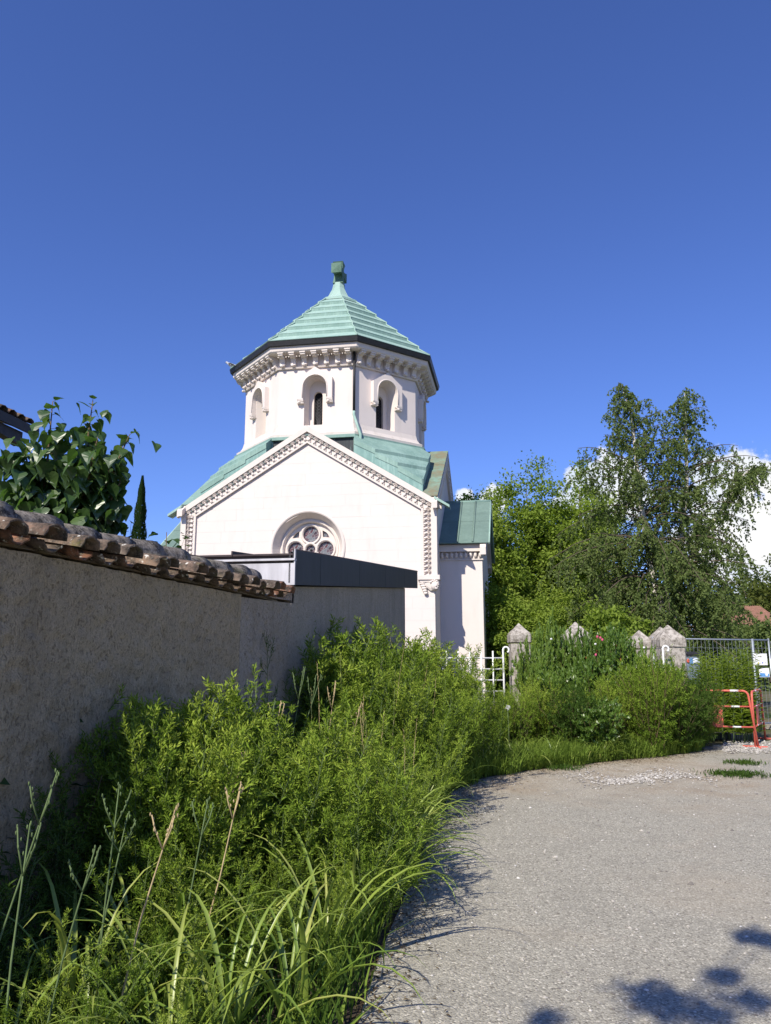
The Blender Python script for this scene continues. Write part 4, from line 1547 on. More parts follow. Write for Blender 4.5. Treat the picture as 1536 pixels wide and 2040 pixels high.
# broad bushy mound against the garden wall
mound = [weed_meshes(9, 1.0, 24, .36, .034, .0078, MT['weed'], MT['stem'], 5, 4)]
for i, (x, y, h, wl) in enumerate(((-1.52, 4.78, 1.32, 'at its left shoulder'), (-1.42, 4.85, 1.46, 'at its highest point'), (-1.22, 5.15, 1.40, 'at its far side'), (-1.38, 4.55, 1.14, 'at its near left foot'), (-1.20, 4.60, 1.26, 'at its front'), (-.98, 4.95, 1.18, 'at its right side'), (-1.12, 4.38, .98, 'lowest at the front'),
                                   (-1.05, 5.45, 1.30, 'behind its right side'), (-1.38, 5.35, 1.42, 'behind its highest point'), (-.85, 5.35, 1.08, 'at its far right foot'))):
    place('bushy_weed', mound[0], (x, y, 0), i * 1.3, (h * 1.05, h * 1.05, h), 'bushy bright green plant of the mound under the tiled wall, ' + wl, 'weed', 'bushy mound by the tiled wall')

for k in range(34):
    q = at(random.uniform(850, 1010), 1400, random.uniform(13.0, 16.2))
    h = random.uniform(.75, 1.15) + (.35 if q.x < 1.3 else 0)
    place('weed', random.choice(weeds), (q.x, q.y, 0), random.uniform(0, 6.28), (h * 1.15, h * 1.15, h), 'feathery weed growing along the foot of the white railing', 'weed', 'weeds before the white railing')

for k in range(30):
    i = random.choice((5, 6, 7, 8, 8, 9, 9))
    (x0, y0), (x1, y1) = EDGE[i], EDGE[i + 1]
    t = random.random(); l = math.dist(EDGE[i], EDGE[i + 1]); o = random.uniform(.12, .75)
    x, y = x0 + (x1 - x0) * t - (y1 - y0) / l * o, y0 + (y1 - y0) * t + (x1 - x0) / l * o
    h = random.uniform(.28, .62)
    place('low_weed', random.choice(weeds + weeds_fine), (x, y, 0), random.uniform(0, 6.28), (h * 1.5, h * 1.5, h), ('low weed rising from the grass strip ' + ('at the bend of the track' if x < 2 else 'below the feathery bush' if x < 3.4 else 'below the rounded bush')), 'weed', 'low weeds in the grass strip')

# airy tall weeds that stand clear of the mass, in front of the pale wall
airy = [weed_meshes(20 + i, 1.0, 14, .26, .034, .0050, MT['weed_dark'], MT['stem'], 1, 3) for i in range(2)]
for (px, py, Y, lab) in ((540, 1228, 7.3, 'tallest airy weed standing before the join of the two walls'), (498, 1290, 7.0, 'slim airy weed left of the tallest one by the wall join'), (585, 1300, 7.7, 'leaning airy weed right of the wall join'),
                         (800, 1235, 11.8, 'tall feathery weed rising in front of the right end of the annex wall'), (860, 1280, 12.2, 'feathery weed in front of the white chapel corner'), (700, 1285, 9.6, 'feathery weed against the middle of the annex wall'), (930, 1300, 12.4, 'last feathery weed before the white railings')):
    tp = at(px, py, Y)
    place('airy_weed', random.choice(airy), (tp.x, tp.y, 0), random.uniform(0, 6), (1.3, 1.3, tp.z), lab, 'weed', 'tall airy weeds')

# ------------------------------------------------------------------ daylilies: arching strap leaves


def strap_leaf(L, W, rise, n=9, mat=None, name='leaf'):
    """leaf in the xz-plane, growing up from the origin and arching over to +x; V-shaped section"""
    m = MB()
    pts = []
    th = R(rise); x = z = 0.0
    bendt = random.uniform(2.3, 3.3)
    for i in range(n + 1):
        t = i / n
        pts.append((x, z, th))
        th2 = th - bendt * (t ** 1.3) / n * 1.8
        x += math.cos(th) * L / n; z += math.sin(th) * L / n
        th = th2
    rows = []
    tw = random.uniform(-.3, .3)
    for i, (x, z, a) in enumerate(pts):
        t = i / n
        w = W * (min(1, .55 + 1.6 * t) * (1 - t ** 3.2)) + .0008
        nx, nz = -math.sin(a), math.cos(a)
        k_ = .28 * w
        sw = .05 * L * tw * t * t
        rows.append([(x + nx * k_, -w / 2 + sw, z + nz * k_), (x, sw, z), (x + nx * k_, w / 2 + sw, z + nz * k_)])
    vs = [p_ for r_ in rows for p_ in r_]; fs = []
    for i in range(n):
        for q in (0, 1):
            a = i * 3 + q; fs.append((a, a + 1, a + 4, a + 3))
    m.add(vs, fs, 0, True)
    me = m.mesh(name, mat or MT['lily'])
    t_ = random.random()
    a = me.attributes.new('tint', 'FLOAT', 'POINT'); a.data.foreach_set('value', [min(1, max(0, t_ + .25 * (i // 3) / n)) for i in range(len(vs))])
    return me


lily = [strap_leaf(random.uniform(.65, 1.0), random.uniform(.017, .026), random.uniform(34, 70)) for _ in range(14)]
near_lilies = [(-1.42, 3.05, 'at the bottom left corner of the bed'), (-1.12, 3.25, 'in the left foreground under the straw stalk'), (-.80, 3.15, 'nearest the middle of the bottom edge'), (-.62, 3.45, 'just behind the one at the bottom edge'),
               (-1.30, 3.55, 'beside the dark forked stalk'), (-.96, 3.62, 'between the straw stalk and the track'), (-.42, 3.75, 'nearest the track at the bottom'), (-.72, 4.15, 'in the second row left of the track'), (-.34, 4.35, 'second along the track edge'),
               (-1.05, 4.05, 'behind the straw stalk'), (-.22, 4.85, 'third along the track edge'), (-.08, 5.3, 'fourth along the track edge'), (-1.20, 3.95, 'half hidden by weeds below the mound'), (-.55, 5.15, 'just before the mound weeds')]
for i, (x, y, where) in enumerate(near_lilies):
    c_ = empty('daylily', (x, y, .03), random.uniform(0, 6.28), 'yellow-green daylily clump ' + where, 'daylily', 'daylilies in the near bed')
    n = random.randint(13, 18)
    for k in range(n):
        s_ = random.uniform(.80, 1.15) * (.88 if y < 3.3 else 1)
        link('leaf', random.choice(lily), c_, (random.gauss(0, .03), random.gauss(0, .03), 0), (0, random.uniform(-.22, .10), k * 6.283 / n + random.gauss(0, .25)), (s_, s_ * random.uniform(.8, 1.2), s_))


def joined_clump(n, s0, s1, spread=.05):
    """daylily clump as one mesh, for clumps too far away to count their leaves"""
    V, Fs, T = [], [], []
    for k in range(n):
        me = random.choice(lily)
        M = Matrix.Translation((random.gauss(0, spread), random.gauss(0, spread), 0)) @ Matrix.Rotation(random.uniform(0, 6.28), 4, 'Z') @ Matrix.Rotation(random.uniform(-.25, .12), 4, 'Y') @ Matrix.Scale(random.uniform(s0, s1), 4)
        o = len(V)
        V += [tuple(M @ v_.co) for v_ in me.vertices]
        Fs += [tuple(o + i for i in p_.vertices) for p_ in me.polygons]
        t_ = random.random(); T += [min(1, t_ + .2 * random.random())] * len(me.vertices)
    me = bpy.data.meshes.new('daylily'); me.from_pydata(V, [], Fs)
    a = me.attributes.new('tint', 'FLOAT', 'POINT'); a.data.foreach_set('value', T)
    me.materials.append(MT['lily'])
    return me


clumps = [joined_clump(20, .62, .95) for _ in range(5)]
for i in range(30):
    y = 5.4 + 4.6 * i / 29
    x = edge_x(y) - random.uniform(.02, .30)
    o = link('daylily', random.choice(clumps), None, (x, y, 0), (0, 0, random.uniform(0, 6.28)), [random.uniform(.85, 1.1)] * 3)
    tag(o, 'daylily clump drooping over the track edge ' + ('beside the bushy mound' if y < 6.6 else 'below the open lily pocket' if y < 7.6 else 'before the annex weeds' if y < 8.8 else 'near the far bend'), 'daylily', 'daylilies along the track')
for i in range(18):
    o = link('daylily', random.choice(clumps), None, (random.uniform(-.95, -.0), random.uniform(6.1, 7.7), 0), (0, 0, random.uniform(0, 6.28)), [random.uniform(1.1, 1.5)] * 3)
    tag(o, 'pale yellow daylily clump in the open pocket between the tall weeds', 'daylily', 'daylilies in the middle of the bed')
for i in range(15):
    q = at(random.uniform(925, 1230), 1400, random.uniform(12.4, 13.4))
    o = link('daylily', random.choice(clumps), None, (q.x, max(q.y, 12.2 + max(0, (q.x - 2) * .65)), 0), (0, 0, random.uniform(0, 6.28)), [random.uniform(.7, 1.0)] * 3)
    tag(o, 'yellowed daylily clump below the shrubs at the bend of the track', 'daylily', 'daylilies below the shrubs')

# flower stalks, each forked at the tip, some dry
stalks = [((60, 1640), (48, 1745), 3.1, 0, 'leaning green seed stalk at the far left edge'), ((115, 1535), (45, 1740), 3.3, 0, 'forked green seed stalk by the dark wall at far left'),
          ((190, 1688), (120, 1960), 3.2, 0, 'dark green seed stalk with a pale forked tip left of the straw one'), ((238, 1562), (205, 1850), 3.6, 0, 'slim green stalk behind the dark forked one'), ((352, 1604), (290, 1830), 3.5, 1, 'straw coloured dry stalk with a split tip in the foreground'),
          ((255, 1620), (212, 1800), 3.7, 0, 'green stalk just left of the straw coloured one'), ((415, 1590), (380, 1760), 3.9, 0, 'green stalk right of the straw coloured one'), ((480, 1560), (450, 1680), 4.2, 1, 'dry brown stalk with a bent tip in mid bed'), ((488, 1500), (470, 1560), 4.8, 1, 'short dry stalk beside the bushy mound'),
          ((490, 1355), (480, 1500), 5.9, 0, 'tall green stalk between mound and wall join'), ((560, 1398), (545, 1480), 6.3, 1, 'tan withered stalk among the pale daylilies'), ((548, 1392), (530, 1500), 6.4, 0, 'green stalk behind the withered tan one'),
          ((605, 1330), (575, 1500), 6.8, 0, 'tallest green stalk among the daylilies'), ((668, 1358), (660, 1430), 7.4, 1, 'dry reddish stalk before the annex weeds'), ((720, 1400), (690, 1520), 7.0, 1, 'dry stalk leaning over the track side weeds'), ((640, 1345), (600, 1480), 7.2, 0, 'thin green stalk left of the reddish one')]
for (tx, ty), (bx_, by), Y, dry, lab in stalks:
    top, low = at(tx, ty, Y), at(bx_, by, Y - .05)
    d = (top - low)
    base = low - d.normalized() * max(0, (low.z - .02)) / max(.3, d.normalized().z)
    base.z = max(base.z, 0.0)
    m = MB()
    mid = base.lerp(top, .55) + Vector((random.gauss(0, .012), random.gauss(0, .012), 0))
    body = [base, base.lerp(mid, .5), mid, mid.lerp(top, .55), top]
    m.tube(body, [.0048, .0047, .0042, .0036, .0025], 6)
    root = m.build('flower_stalk', MT['straw' if dry else 'stalk_green'])
    tag(root, lab, 'flower stalk', 'daylily stalks')
    t_ = MB()
    fk = mid.lerp(top, .6)
    for s_ in (-1, 1):
        e = fk + Vector((s_ * random.uniform(.03, .06), random.gauss(0, .02), (top.z - fk.z) * random.uniform(.7, 1.05)))
        t_.tube([fk, fk.lerp(e, .6) + Vector((s_ * .006, 0, 0)), e], [.004, .0035, .003], 5)
        for q in range(5):
            p_ = fk.lerp(e, .45 + .14 * q) + Vector((random.gauss(0, .006), random.gauss(0, .006), 0))
            t_.ball(p_, (.0038, .0038, .009), 6, 4)
    for q in range(4): t_.ball(top + Vector((random.gauss(0, .006), 0, -.014 * q)), (.0042, .0042, .010), 6, 4)
    t_.build('seed_head', MT['straw' if dry else 'stalk_green'], root)

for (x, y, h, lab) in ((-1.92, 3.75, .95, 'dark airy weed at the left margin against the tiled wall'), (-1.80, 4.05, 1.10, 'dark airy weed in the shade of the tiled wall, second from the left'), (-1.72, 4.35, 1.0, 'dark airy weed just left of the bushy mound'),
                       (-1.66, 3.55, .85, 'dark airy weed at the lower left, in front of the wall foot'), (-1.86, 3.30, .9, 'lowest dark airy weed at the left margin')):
    place('airy_weed', random.choice(weeds_shaded), (max(x, wall_x(y) + .12), y, 0), random.uniform(0, 6), (1.1, 1.1, h), lab, 'weed', 'dark weeds at the wall foot')
# thin dry grass stalks over the mass of weeds
for k in range(22):
    y = random.uniform(5.6, 11.0); w_, e_ = wall_x(y), edge_x(y)
    x = w_ + (e_ - w_) * random.uniform(.35, .95)
    hh = bed_h(x, y) + random.uniform(.12, .42)
    c_ = curve_pts((0, 0, 0), (random.gauss(.05, .10), random.gauss(0, .08), 1), hh, 6, .08, .03)
    m = MB(); m.tube(c_, [.0032, .003, .0028, .0025, .002, .0016, .001], 4)
    o = m.build('grass_stalk', MT['straw' if k % 3 else 'stalk_green'], loc=(x, y, 0))
    tag(o, ('dry' if k % 3 else 'green') + ' thin grass stalk poking out ' + ('near the mound' if y < 7 else 'above the lily pocket' if y < 8.2 else 'of the weeds before the annex' if y < 9.6 else 'of the tall mass by the chapel corner'), 'grass stalk', 'thin grass stalks')
    q_ = LB()
    for t in np.linspace(.72, 1, 26):
        p_, d_ = pt_on(c_, min(t, .999))
        q_.add(p_, d_ + rv() * .5, rv(), .022, .004, random.random())
    link('seed_head', q_.mesh('seed_head', MT['seed']), o)

# ------------------------------------------------------------------ saplings and climbers on the shaded wall


def sapling_meshes(h, n, leafL, leafW, mat, stems=3, lean=.2):
    st, lb = MB(), LB()
    for s_ in range(stems):
        az = random.uniform(0, 6.28)
        c_ = curve_pts((0, 0, 0), (lean * math.cos(az), lean * math.sin(az), 1), h * random.uniform(.65, 1), 8, .05, .08)
        st.tube(c_, [.007 * (1 - .7 * i / 8) for i in range(9)], 5)
        for k in range(n):
            t = .2 + .8 * (k + random.random()) / n
            p, d = pt_on(c_, min(t, 1))
            a = k * 2.4 + s_
            dd = Vector((math.cos(a), math.sin(a), .1 - .4 * random.random()))
            pet = p + dd.normalized() * .03
            lb.add(pet, dd, Vector((0, 0, 1)) + rv() * .5, leafL * random.uniform(.6, 1.1), leafW * random.uniform(.7, 1.1), random.random())
    return st.mesh('sapling', MT['stem_brown']), lb.mesh('foliage', mat)


for (px, py, Y, h_, n, lab) in ((255, 1240, 5.75, 0, 26, 'dark leafy sapling rising behind the mound against the tiled wall'), (325, 1225, 6.1, 0, 20, 'thinner sapling right of the dark one on the tiled wall'), (645, 1262, 9.0, 0, 26, 'dark sapling in the shade of the annex wall'),
                                (80, 1345, 4.5, 0, 16, 'thin shaded creeper stem on the near part of the tiled wall'), (8, 1345, 4.05, 0, 18, 'dark creeper at the left margin of the tiled wall'), (225, 1325, 5.4, 0, 14, 'small shaded sapling left of the mound')):
    tp = at(px, py, Y)
    x = max(tp.x, wall_x(Y) + .06)
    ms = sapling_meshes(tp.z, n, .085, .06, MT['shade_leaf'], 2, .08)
    place('sapling', ms, (x, Y, 0), 0, 1, lab, 'sapling', None)
bl = LB()
for k in range(26):
    a = random.uniform(0, 6.28); r_ = random.uniform(.05, .28)
    bl.add((0, 0, .06 + .5 * random.random()), (math.cos(a), math.sin(a), .35), (0, 0, 1), .22 * random.uniform(.6, 1.1), .16 * random.uniform(.6, 1), random.random())
burdock_leaf = bl.mesh('foliage', MT['rose_leaf'], bend=.25)
for (px, py, Y, lab) in ((542, 1385, 6.5, 'lobed broad leaf plant peeping out beside the withered stalks'), (520, 1560, 4.9, 'broad pale leaves in the dark gap below the mound'), (620, 1470, 6.7, 'rosette of broad yellowish leaves among the daylilies')):
    tp = at(px, py, Y)
    st = MB(); st.tube([(0, 0, -tp.z + .5), (0, 0, .1)], .01, 6)
    o = place('broad_leaf_plant', (st.mesh('stem', MT['stem']), burdock_leaf), (tp.x, tp.y, tp.z - .5), random.uniform(0, 6), .8, lab, 'plant', None)

# ------------------------------------------------------------------ grass at the track side


def grass_mesh(name, pts, hmin, hmax, mat, w=.006):
    n = len(pts)
    az = rng.uniform(0, 6.283, n)
    lean = rng.uniform(.1, .75, n)
    D = np.stack([np.cos(az) * lean, np.sin(az) * lean, np.ones(n)], 1)
    Nn = np.stack([np.cos(az), np.sin(az), np.full(n, -.1)], 1)
    return leaf_batch(name, pts, D, Nn, rng.uniform(hmin, hmax, n), rng.uniform(w * .7, w * 1.4, n), np.clip(rng.normal(.5, .28, n), 0, 1), mat, bend=-.25, mid=.45)


def edge_grass(n):
    out = []
    while len(out) < n:
        i = random.choices(range(len(EDGE) - 1), [math.dist(EDGE[q], EDGE[q + 1]) * (4 if q >= 6 else .10) for q in range(len(EDGE) - 1)])[0]
        (x0, y0), (x1, y1) = EDGE[i], EDGE[i + 1]
        t = random.random()
        nx, ny = -(y1 - y0), (x1 - x0)
        l = math.hypot(nx, ny)
        o = random.gauss(.45, .32) if i >= 6 else random.gauss(.12, .08)
        o = max(o, -.06 + .05 * math.sin(t * 9))
        x, y = x0 + (x1 - x0) * t + nx / l * o, y0 + (y1 - y0) * t + ny / l * o
        if y > 3: out.append((x, y, 0))
    return np.array(out)


gr = link('grass', grass_mesh('grass', edge_grass(22000), .10, .42, MT['grass'], .014))
tag(gr, 'bright green grass and low herbs along the bend of the track', None, None, 'stuff')
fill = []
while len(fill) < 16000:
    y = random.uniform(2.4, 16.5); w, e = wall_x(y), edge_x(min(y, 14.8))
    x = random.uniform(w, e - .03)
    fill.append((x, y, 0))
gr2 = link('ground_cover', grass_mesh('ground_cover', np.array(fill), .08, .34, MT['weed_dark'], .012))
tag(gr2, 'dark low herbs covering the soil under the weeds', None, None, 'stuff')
for (px, py, rx, n, lab) in ((1465, 1545, .34, 900, 'flat green weed tuft on the edge of the bare earth'), (1482, 1522, .22, 450, 'smaller green tuft behind the flat one'), (1120, 1532, .28, 350, 'low creeping green patch at the front of the grass')):
    c_ = atz(px, py)
    P = np.stack([rng.normal(0, rx * .55, n), rng.normal(0, rx * .42, n), np.zeros(n)], 1)
    P[:, :2] += .10 * np.sin(P[:, 1::-1] * 23 + rx * 50)
    o = link('weed_tuft', grass_mesh('weed_tuft', P, .03, .09, MT['weed_dark'], .012), None, (c_.x, c_.y, .002))
    tag(o, lab, 'weed')

lit = LB()
for k in range(5200):
    i = random.choices(range(1, len(EDGE) - 1), [math.dist(EDGE[q], EDGE[q + 1]) * (1.6 if q >= 5 else 1) for q in range(1, len(EDGE) - 1)])[0]
    (x0, y0), (x1, y1) = EDGE[i], EDGE[i + 1]
    t = random.random(); l = math.dist(EDGE[i], EDGE[i + 1])
    o = -abs(random.gauss(0, .16 if i < 5 else .30)) + .04
    x, y = x0 + (x1 - x0) * t - (y1 - y0) / l * o, y0 + (y1 - y0) * t + (x1 - x0) / l * o
    a = random.uniform(0, 6.28)
    lit.add((x, y, .004 + .006 * random.random()), (math.cos(a), math.sin(a), random.uniform(-.05, .25)), (0, 0, 1), random.uniform(.012, .05), random.uniform(.004, .014), random.random())
tag(link('leaf_litter', lit.mesh('leaf_litter', m_leaf('dead_leaf', [(.05, .036, .022), (.12, .085, .048), (.22, .165, .09)], .1)), None), 'dry leaf litter and chaff fraying the edge of the track', None, None, 'stuff')

# ------------------------------------------------------------------ shrubs at the bend


def bush_meshes(h, rad, nst, leafL, leafW, mat, twigs=9, up=.8):
    st, lb = MB(), LB()
    for s_ in range(nst):
        az = random.uniform(0, 6.28)
        rr_ = math.sqrt(random.random())
        out = rr_ * rad / h * 1.15
        c_ = curve_pts((random.gauss(0, .06), random.gauss(0, .06), 0), (out * math.cos(az), out * math.sin(az), 1), h * random.uniform(.78, 1.05) * math.sqrt(1 + out * out * .3), 7, .12, .06)
        st.tube(c_, [.008 * (1 - .75 * i / 7) for i in range(8)], 4)
        for k in range(twigs):
            t = .06 + .94 * (k + random.random()) / twigs
            p, d = pt_on(c_, min(t, 1))
            tw = curve_pts(p, d * up + rv() * .8, h * .24 * random.uniform(.6, 1.2), 4, -.05, .12)
            sprout(lb, tw, .05, 1, int(18 + 8 * random.random()), leafL, leafW, .7, .35 + .4 * t)
    return st.mesh('shrub', MT['stem_brown']), lb.mesh('foliage', mat)


broom = [bush_meshes(1.0, .75, 105, .042, .0095, MT['weed'], 12) for _ in range(2)]
broomd = [bush_meshes(1.0, .7, 95, .050, .013, MT['weed_dark'], 12) for _ in range(1)]
leafy = [bush_meshes(1.0, .6, 60, .062, .036, MT['rose_leaf'], 11, .6) for _ in range(2)]
shr = [(1292, 1322, 13.9, 1.0, broom[0], 'rounded fine-leaved green bush nearest the track, left of the dark one'), (1368, 1345, 14.8, .85, broomd[0], 'dark fine-leaved bush beside the red barrier'), (1225, 1360, 14.2, .8, broom[1], 'low feathery bush below the rose'),
       (1078, 1365, 14.0, .8, broom[1], 'feathery bush in front of the second stone pillar'), (1015, 1385, 13.6, .75, broom[0], 'small feathery bush before the first stone pillar'), (1140, 1375, 13.6, .8, broomd[0], 'dull green bush in the middle of the shrub row'),
       (1146, 1272, 15.8, .62, leafy[0], 'leafy climber shrub covering the foot of the second stone pillar'), (1092, 1268, 15.9, .62, leafy[1], 'leafy shrub between the first and second stone pillars'), (1318, 1338, 15.2, .7, leafy[1], 'leafy shrub at the foot of the double stone pillar'),
       (1185, 1325, 15.0, .7, leafy[1], 'leafy shrub left of the rose bush, under the pink flowers'), (1262, 1296, 15.5, .62, leafy[0], 'leafy shrub right of the rose bush before the short pillars'), (1066, 1300, 15.2, .62, leafy[0], 'leafy shrub at the right foot of the narrow stone pillar'), (1110, 1350, 14.6, .8, leafy[1], 'low leafy shrub in front of the curled gate post'), (1340, 1365, 14.3, .85, broomd[0], 'dark fine-leaved bush between the rounded bush and the barrier'), (1180, 1400, 13.4, .75, leafy[0], 'lowest leafy shrub at the grass edge, mid row'),
       (1388, 1400, 15.3, .55, broom[0], 'outermost fine-leaved bush leaning behind the red barrier')]
for px, py, Y, rw, ms, lab in shr:
    tp = at(px, py, Y)
    place('shrub', ms, (tp.x, tp.y, 0), random.uniform(0, 6), (rw, rw, tp.z), lab, 'shrub', 'shrubs at the bend')
# rose bush with flowers and hips
tp = at(1208, 1268, 15.4)
rb = bush_meshes(1.0, .62, 80, .055, .034, MT['rose_leaf'], 12, .6)
rose_b = place('rose_bush', rb, (tp.x, tp.y, 0), 1, (.85, .8, tp.z), 'rose bush with pink flowers and reddish hips before the stone pillars', 'rose bush', None)
fr_ = MB()
for px, py in ((1187, 1305), (1196, 1271), (1200, 1275), (1190, 1269)):
    p_ = at(px, py, 14.95)
    q = Vector(((p_.x - tp.x), (p_.y - tp.y), p_.z))
    q = Matrix.Rotation(-1, 4, 'Z') @ q
    for k in range(7):
        a = k * .9
        fr_.ball((q.x / .85 + .014 * math.cos(a), q.y / .8 + .014 * math.sin(a), (q.z + .008 * (k % 2)) / tp.z), (.015, .015, .011), 7, 4)
fr_.build('blossom', MT['pink'], rose_b)
hp = MB()
for k in range(46):
    a = random.uniform(0, 6.28); r_ = random.uniform(.3, .62)
    hp.ball((r_ * math.cos(a), r_ * math.sin(a), random.uniform(.35, .95)), .013, 6, 4)
hp.build('rose_hips', MT['hip'], rose_b)
wf = MB()
for px, py in ((1186, 1283), (1283, 1290), (1098, 1273)):
    p_ = at(px, py, 14.9)
    q = Matrix.Rotation(-1, 4, 'Z') @ Vector(((p_.x - tp.x), (p_.y - tp.y), p_.z))
    for k in range(5):
        a = k * 1.257
        wf.ball((q.x / .85 + .014 * math.cos(a), q.y / .8 + .014 * math.sin(a), q.z / tp.z), (.013, .013, .009), 6, 4)
wf.build('blossom', MT['white_petal'], rose_b)
# white globe seed head
p_ = at(1011, 1409, 12.9)
gb = MB(); gb.tube([(0, 0, -p_.z), (0.01, 0, -p_.z * .4), (0, 0, 0)], .006, 5)
glo = gb.build('seed_globe', MT['stalk_green'], loc=p_)
tag(glo, 'white globe seed head standing above the yellowed daylilies', 'flower')
gs = LB()
for k in range(260): gs.add((0, 0, 0), rv(), rv(), .052, .006, .5)
link('globe', gs.mesh('globe', MT['white_petal']), glo)

# tall lance-leaved plants by the site fence
gold = []
for v_ in range(3):
    st, lb = MB(), LB()
    c_ = curve_pts((0, 0, 0), (random.gauss(0, .05), random.gauss(0, .05), 1), 1.0, 8, 0, .03)
    st.tube(c_, [.006 * (1 - .6 * i / 8) for i in range(9)], 5)
    for k in range(84):
        t = .10 + .89 * k / 84
        p, d = pt_on(c_, t); a = k * 2.4
        lb.add(p, (math.cos(a), math.sin(a), .30 + random.gauss(0, .15)), Vector((0, 0, 1)) + rv() * .25, .15 * (1.15 - .6 * t), .030 * (1.1 - .5 * t), random.random())
    gold.append((st.mesh('tall_herb', MT['stalk_green']), lb.mesh('foliage', MT['robinia'])))
for k in range(44):
    px = random.uniform(1388, 1505)
    Y = random.uniform(15.9, 17.0)
    ty = 1268 + abs(px - 1450) * .45 + random.uniform(0, 55)
    tp = at(px, ty, Y)
    place('tall_herb', random.choice(gold), (tp.x, Y, 0), random.uniform(0, 6), (1.5, 1.5, tp.z), ('tallest' if ty < 1300 else 'shorter') + ' lance-leaved herbs ' + ('next to the bin' if px < 1425 else 'behind the red barrier' if px < 1465 else 'below the white notices'), 'herb', 'tall herbs by the site fence')

# ------------------------------------------------------------------ trees


def tree(name, label, group, base, h, crown_c, crown_r, nclump, per, leafL, leafW, mat, bark, tr=.14, limbs=10, cat='tree', spiky=0.0, flat=.8, lift=0.0):
    root = empty(name, base, 0, label, cat, group)
    tb = MB()
    tb.tube([(0, 0, -.1), (tr * .3, 0, h * .2), (tr * .2, tr * .3, h * .45), (crown_c[0] * .5, crown_c[1] * .5, h * .72)], [tr * 1.25, tr, tr * .75, tr * .3], 8)
    tb.build('trunk', bark, root)
    lb = LB(); bm_ = MB()
    cs = []
    for k in range(nclump):
        while True:
            v_ = Vector((random.uniform(-1, 1), random.uniform(-1, 1), random.uniform(-1, 1)))
            if .25 < v_.length < 1: break
        v_ = v_ * (.62 + .38 * v_.length)
        lump = 1 + .22 * math.sin(v_.x * 5 + k % 3) * math.cos(v_.z * 6 + v_.y * 4)
        c_ = Vector((crown_c[0] + v_.x * crown_r[0] * lump, crown_c[1] + v_.y * crown_r[1] * lump, crown_c[2] + v_.z * crown_r[2] * lump))
        cs.append(c_)
    for k in range(limbs):
        c_ = random.choice(cs)
        s0 = Vector((0, 0, h * random.uniform(.25, .6)))
        bm_.tube([s0, s0.lerp(c_, .5) + Vector((0, 0, .05 * h)), c_], [tr * .45, tr * .25, tr * .06], 5)
    tag(bm_.build('limb', bark, root), kind='stuff')
    for c_ in cs:
        rad = crown_r[0] * random.uniform(.13, .24)
        t0 = random.gauss(.5, .16)
        out = (c_ - Vector(crown_c)); out.z *= .6
        if out.length > 1e-3: out.normalize()
        for q in range(per):
            g_ = Vector((random.gauss(0, 1), random.gauss(0, 1), random.gauss(0, flat))) * rad * .55
            if spiky: g_.z += abs(random.gauss(0, spiky)) * (1 if out.z > 0 else .2)
            lb.add(c_ + g_, rv() + Vector((0, 0, -.35)) + out * .4, Vector((0, 0, 1)) + rv() * .75 + out * .4, leafL * random.uniform(.65, 1.2), leafW * random.uniform(.7, 1.2), t0 + random.gauss(0, .17))
    link('crown', lb.mesh('crown', mat), root)
    return root


# bright trees behind the chapel
for px, topy, Y, rx, lab in ((952, 985, 33, 2.1, 'bright green tree right behind the chapel side block'), (1050, 952, 35, 2.8, 'tallest bright green tree between chapel and birch'), (1150, 962, 34, 2.6, 'bright green tree half hidden by the birch')):
    tp = at(px, topy, Y)
    rz_ = (tp.z - 1.2) / 2
    tree('bright_tree', lab, 'bright trees behind the chapel', (tp.x, Y, 0), tp.z, (0, 0, 1.2 + rz_), (rx, rx, rz_), 300, 115, .18, .10, MT['robinia'], MT['bark'], .16, 14, spiky=.10)
for px, topy, Y, rx, lab in ((1010, 1165, 27, 1.5, 'low bright shrub right of the chapel side block'), (1105, 1180, 26, 1.7, 'low green shrub behind the second stone pillar'), (1215, 1215, 20.5, 1.3, 'leafy shrub behind the short stone pillars'), (960, 1190, 31, 1.4, 'shrub in the shade close to the chapel corner')):
    tp = at(px, topy, Y)
    tree('leafy_shrub', lab, 'shrubs behind the pillars', (tp.x, Y, 0), tp.z, (0, 0, tp.z * .5), (rx, rx, tp.z * .5), 170, 110, .13, .07, MT['robinia'], MT['bark'], .06, 6, 'shrub')

# weeping birch with two leaders
bb = at(1315, 1330, 24.0)
birch = empty('birch_tree', (bb.x, 24.0, 0), 0, 'tall weeping birch with pale twin leaders behind the stone pillars', 'tree')
BO = Vector((bb.x, 24.0, 0))


def rel(px, py, Y=24.0): return at(px, py, Y) - BO


fork = Vector((0, 0, 3.0))
lead1 = [Vector((0, 0, -.1)), fork, rel(1292, 1090), rel(1276, 1000), rel(1266, 900), rel(1256, 820), rel(1236, 764)]
lead2 = [fork, rel(1355, 1080), rel(1368, 960), rel(1367, 860), rel(1364, 778)]
lead3 = [fork + Vector((0, 0, -.8)), rel(1375, 1110, 24.4), rel(1440, 1010, 24.6), rel(1478, 950, 24.6), rel(1505, 925, 24.6)]
tb = MB(); tb.tube(lead1, [.20, .16, .11, .085, .06, .035, .012], 8); tb.build('trunk', MT['bark_white'], birch)
tb = MB(); tb.tube(lead2, [.14, .10, .07, .045, .01], 8); tb.build('trunk', MT['bark_white'], birch)
tb = MB(); tb.tube(lead3, [.10, .07, .05, .035, .01], 7); tb.build('limb', MT['bark_white'], birch)
lb, bm_ = LB(), MB()


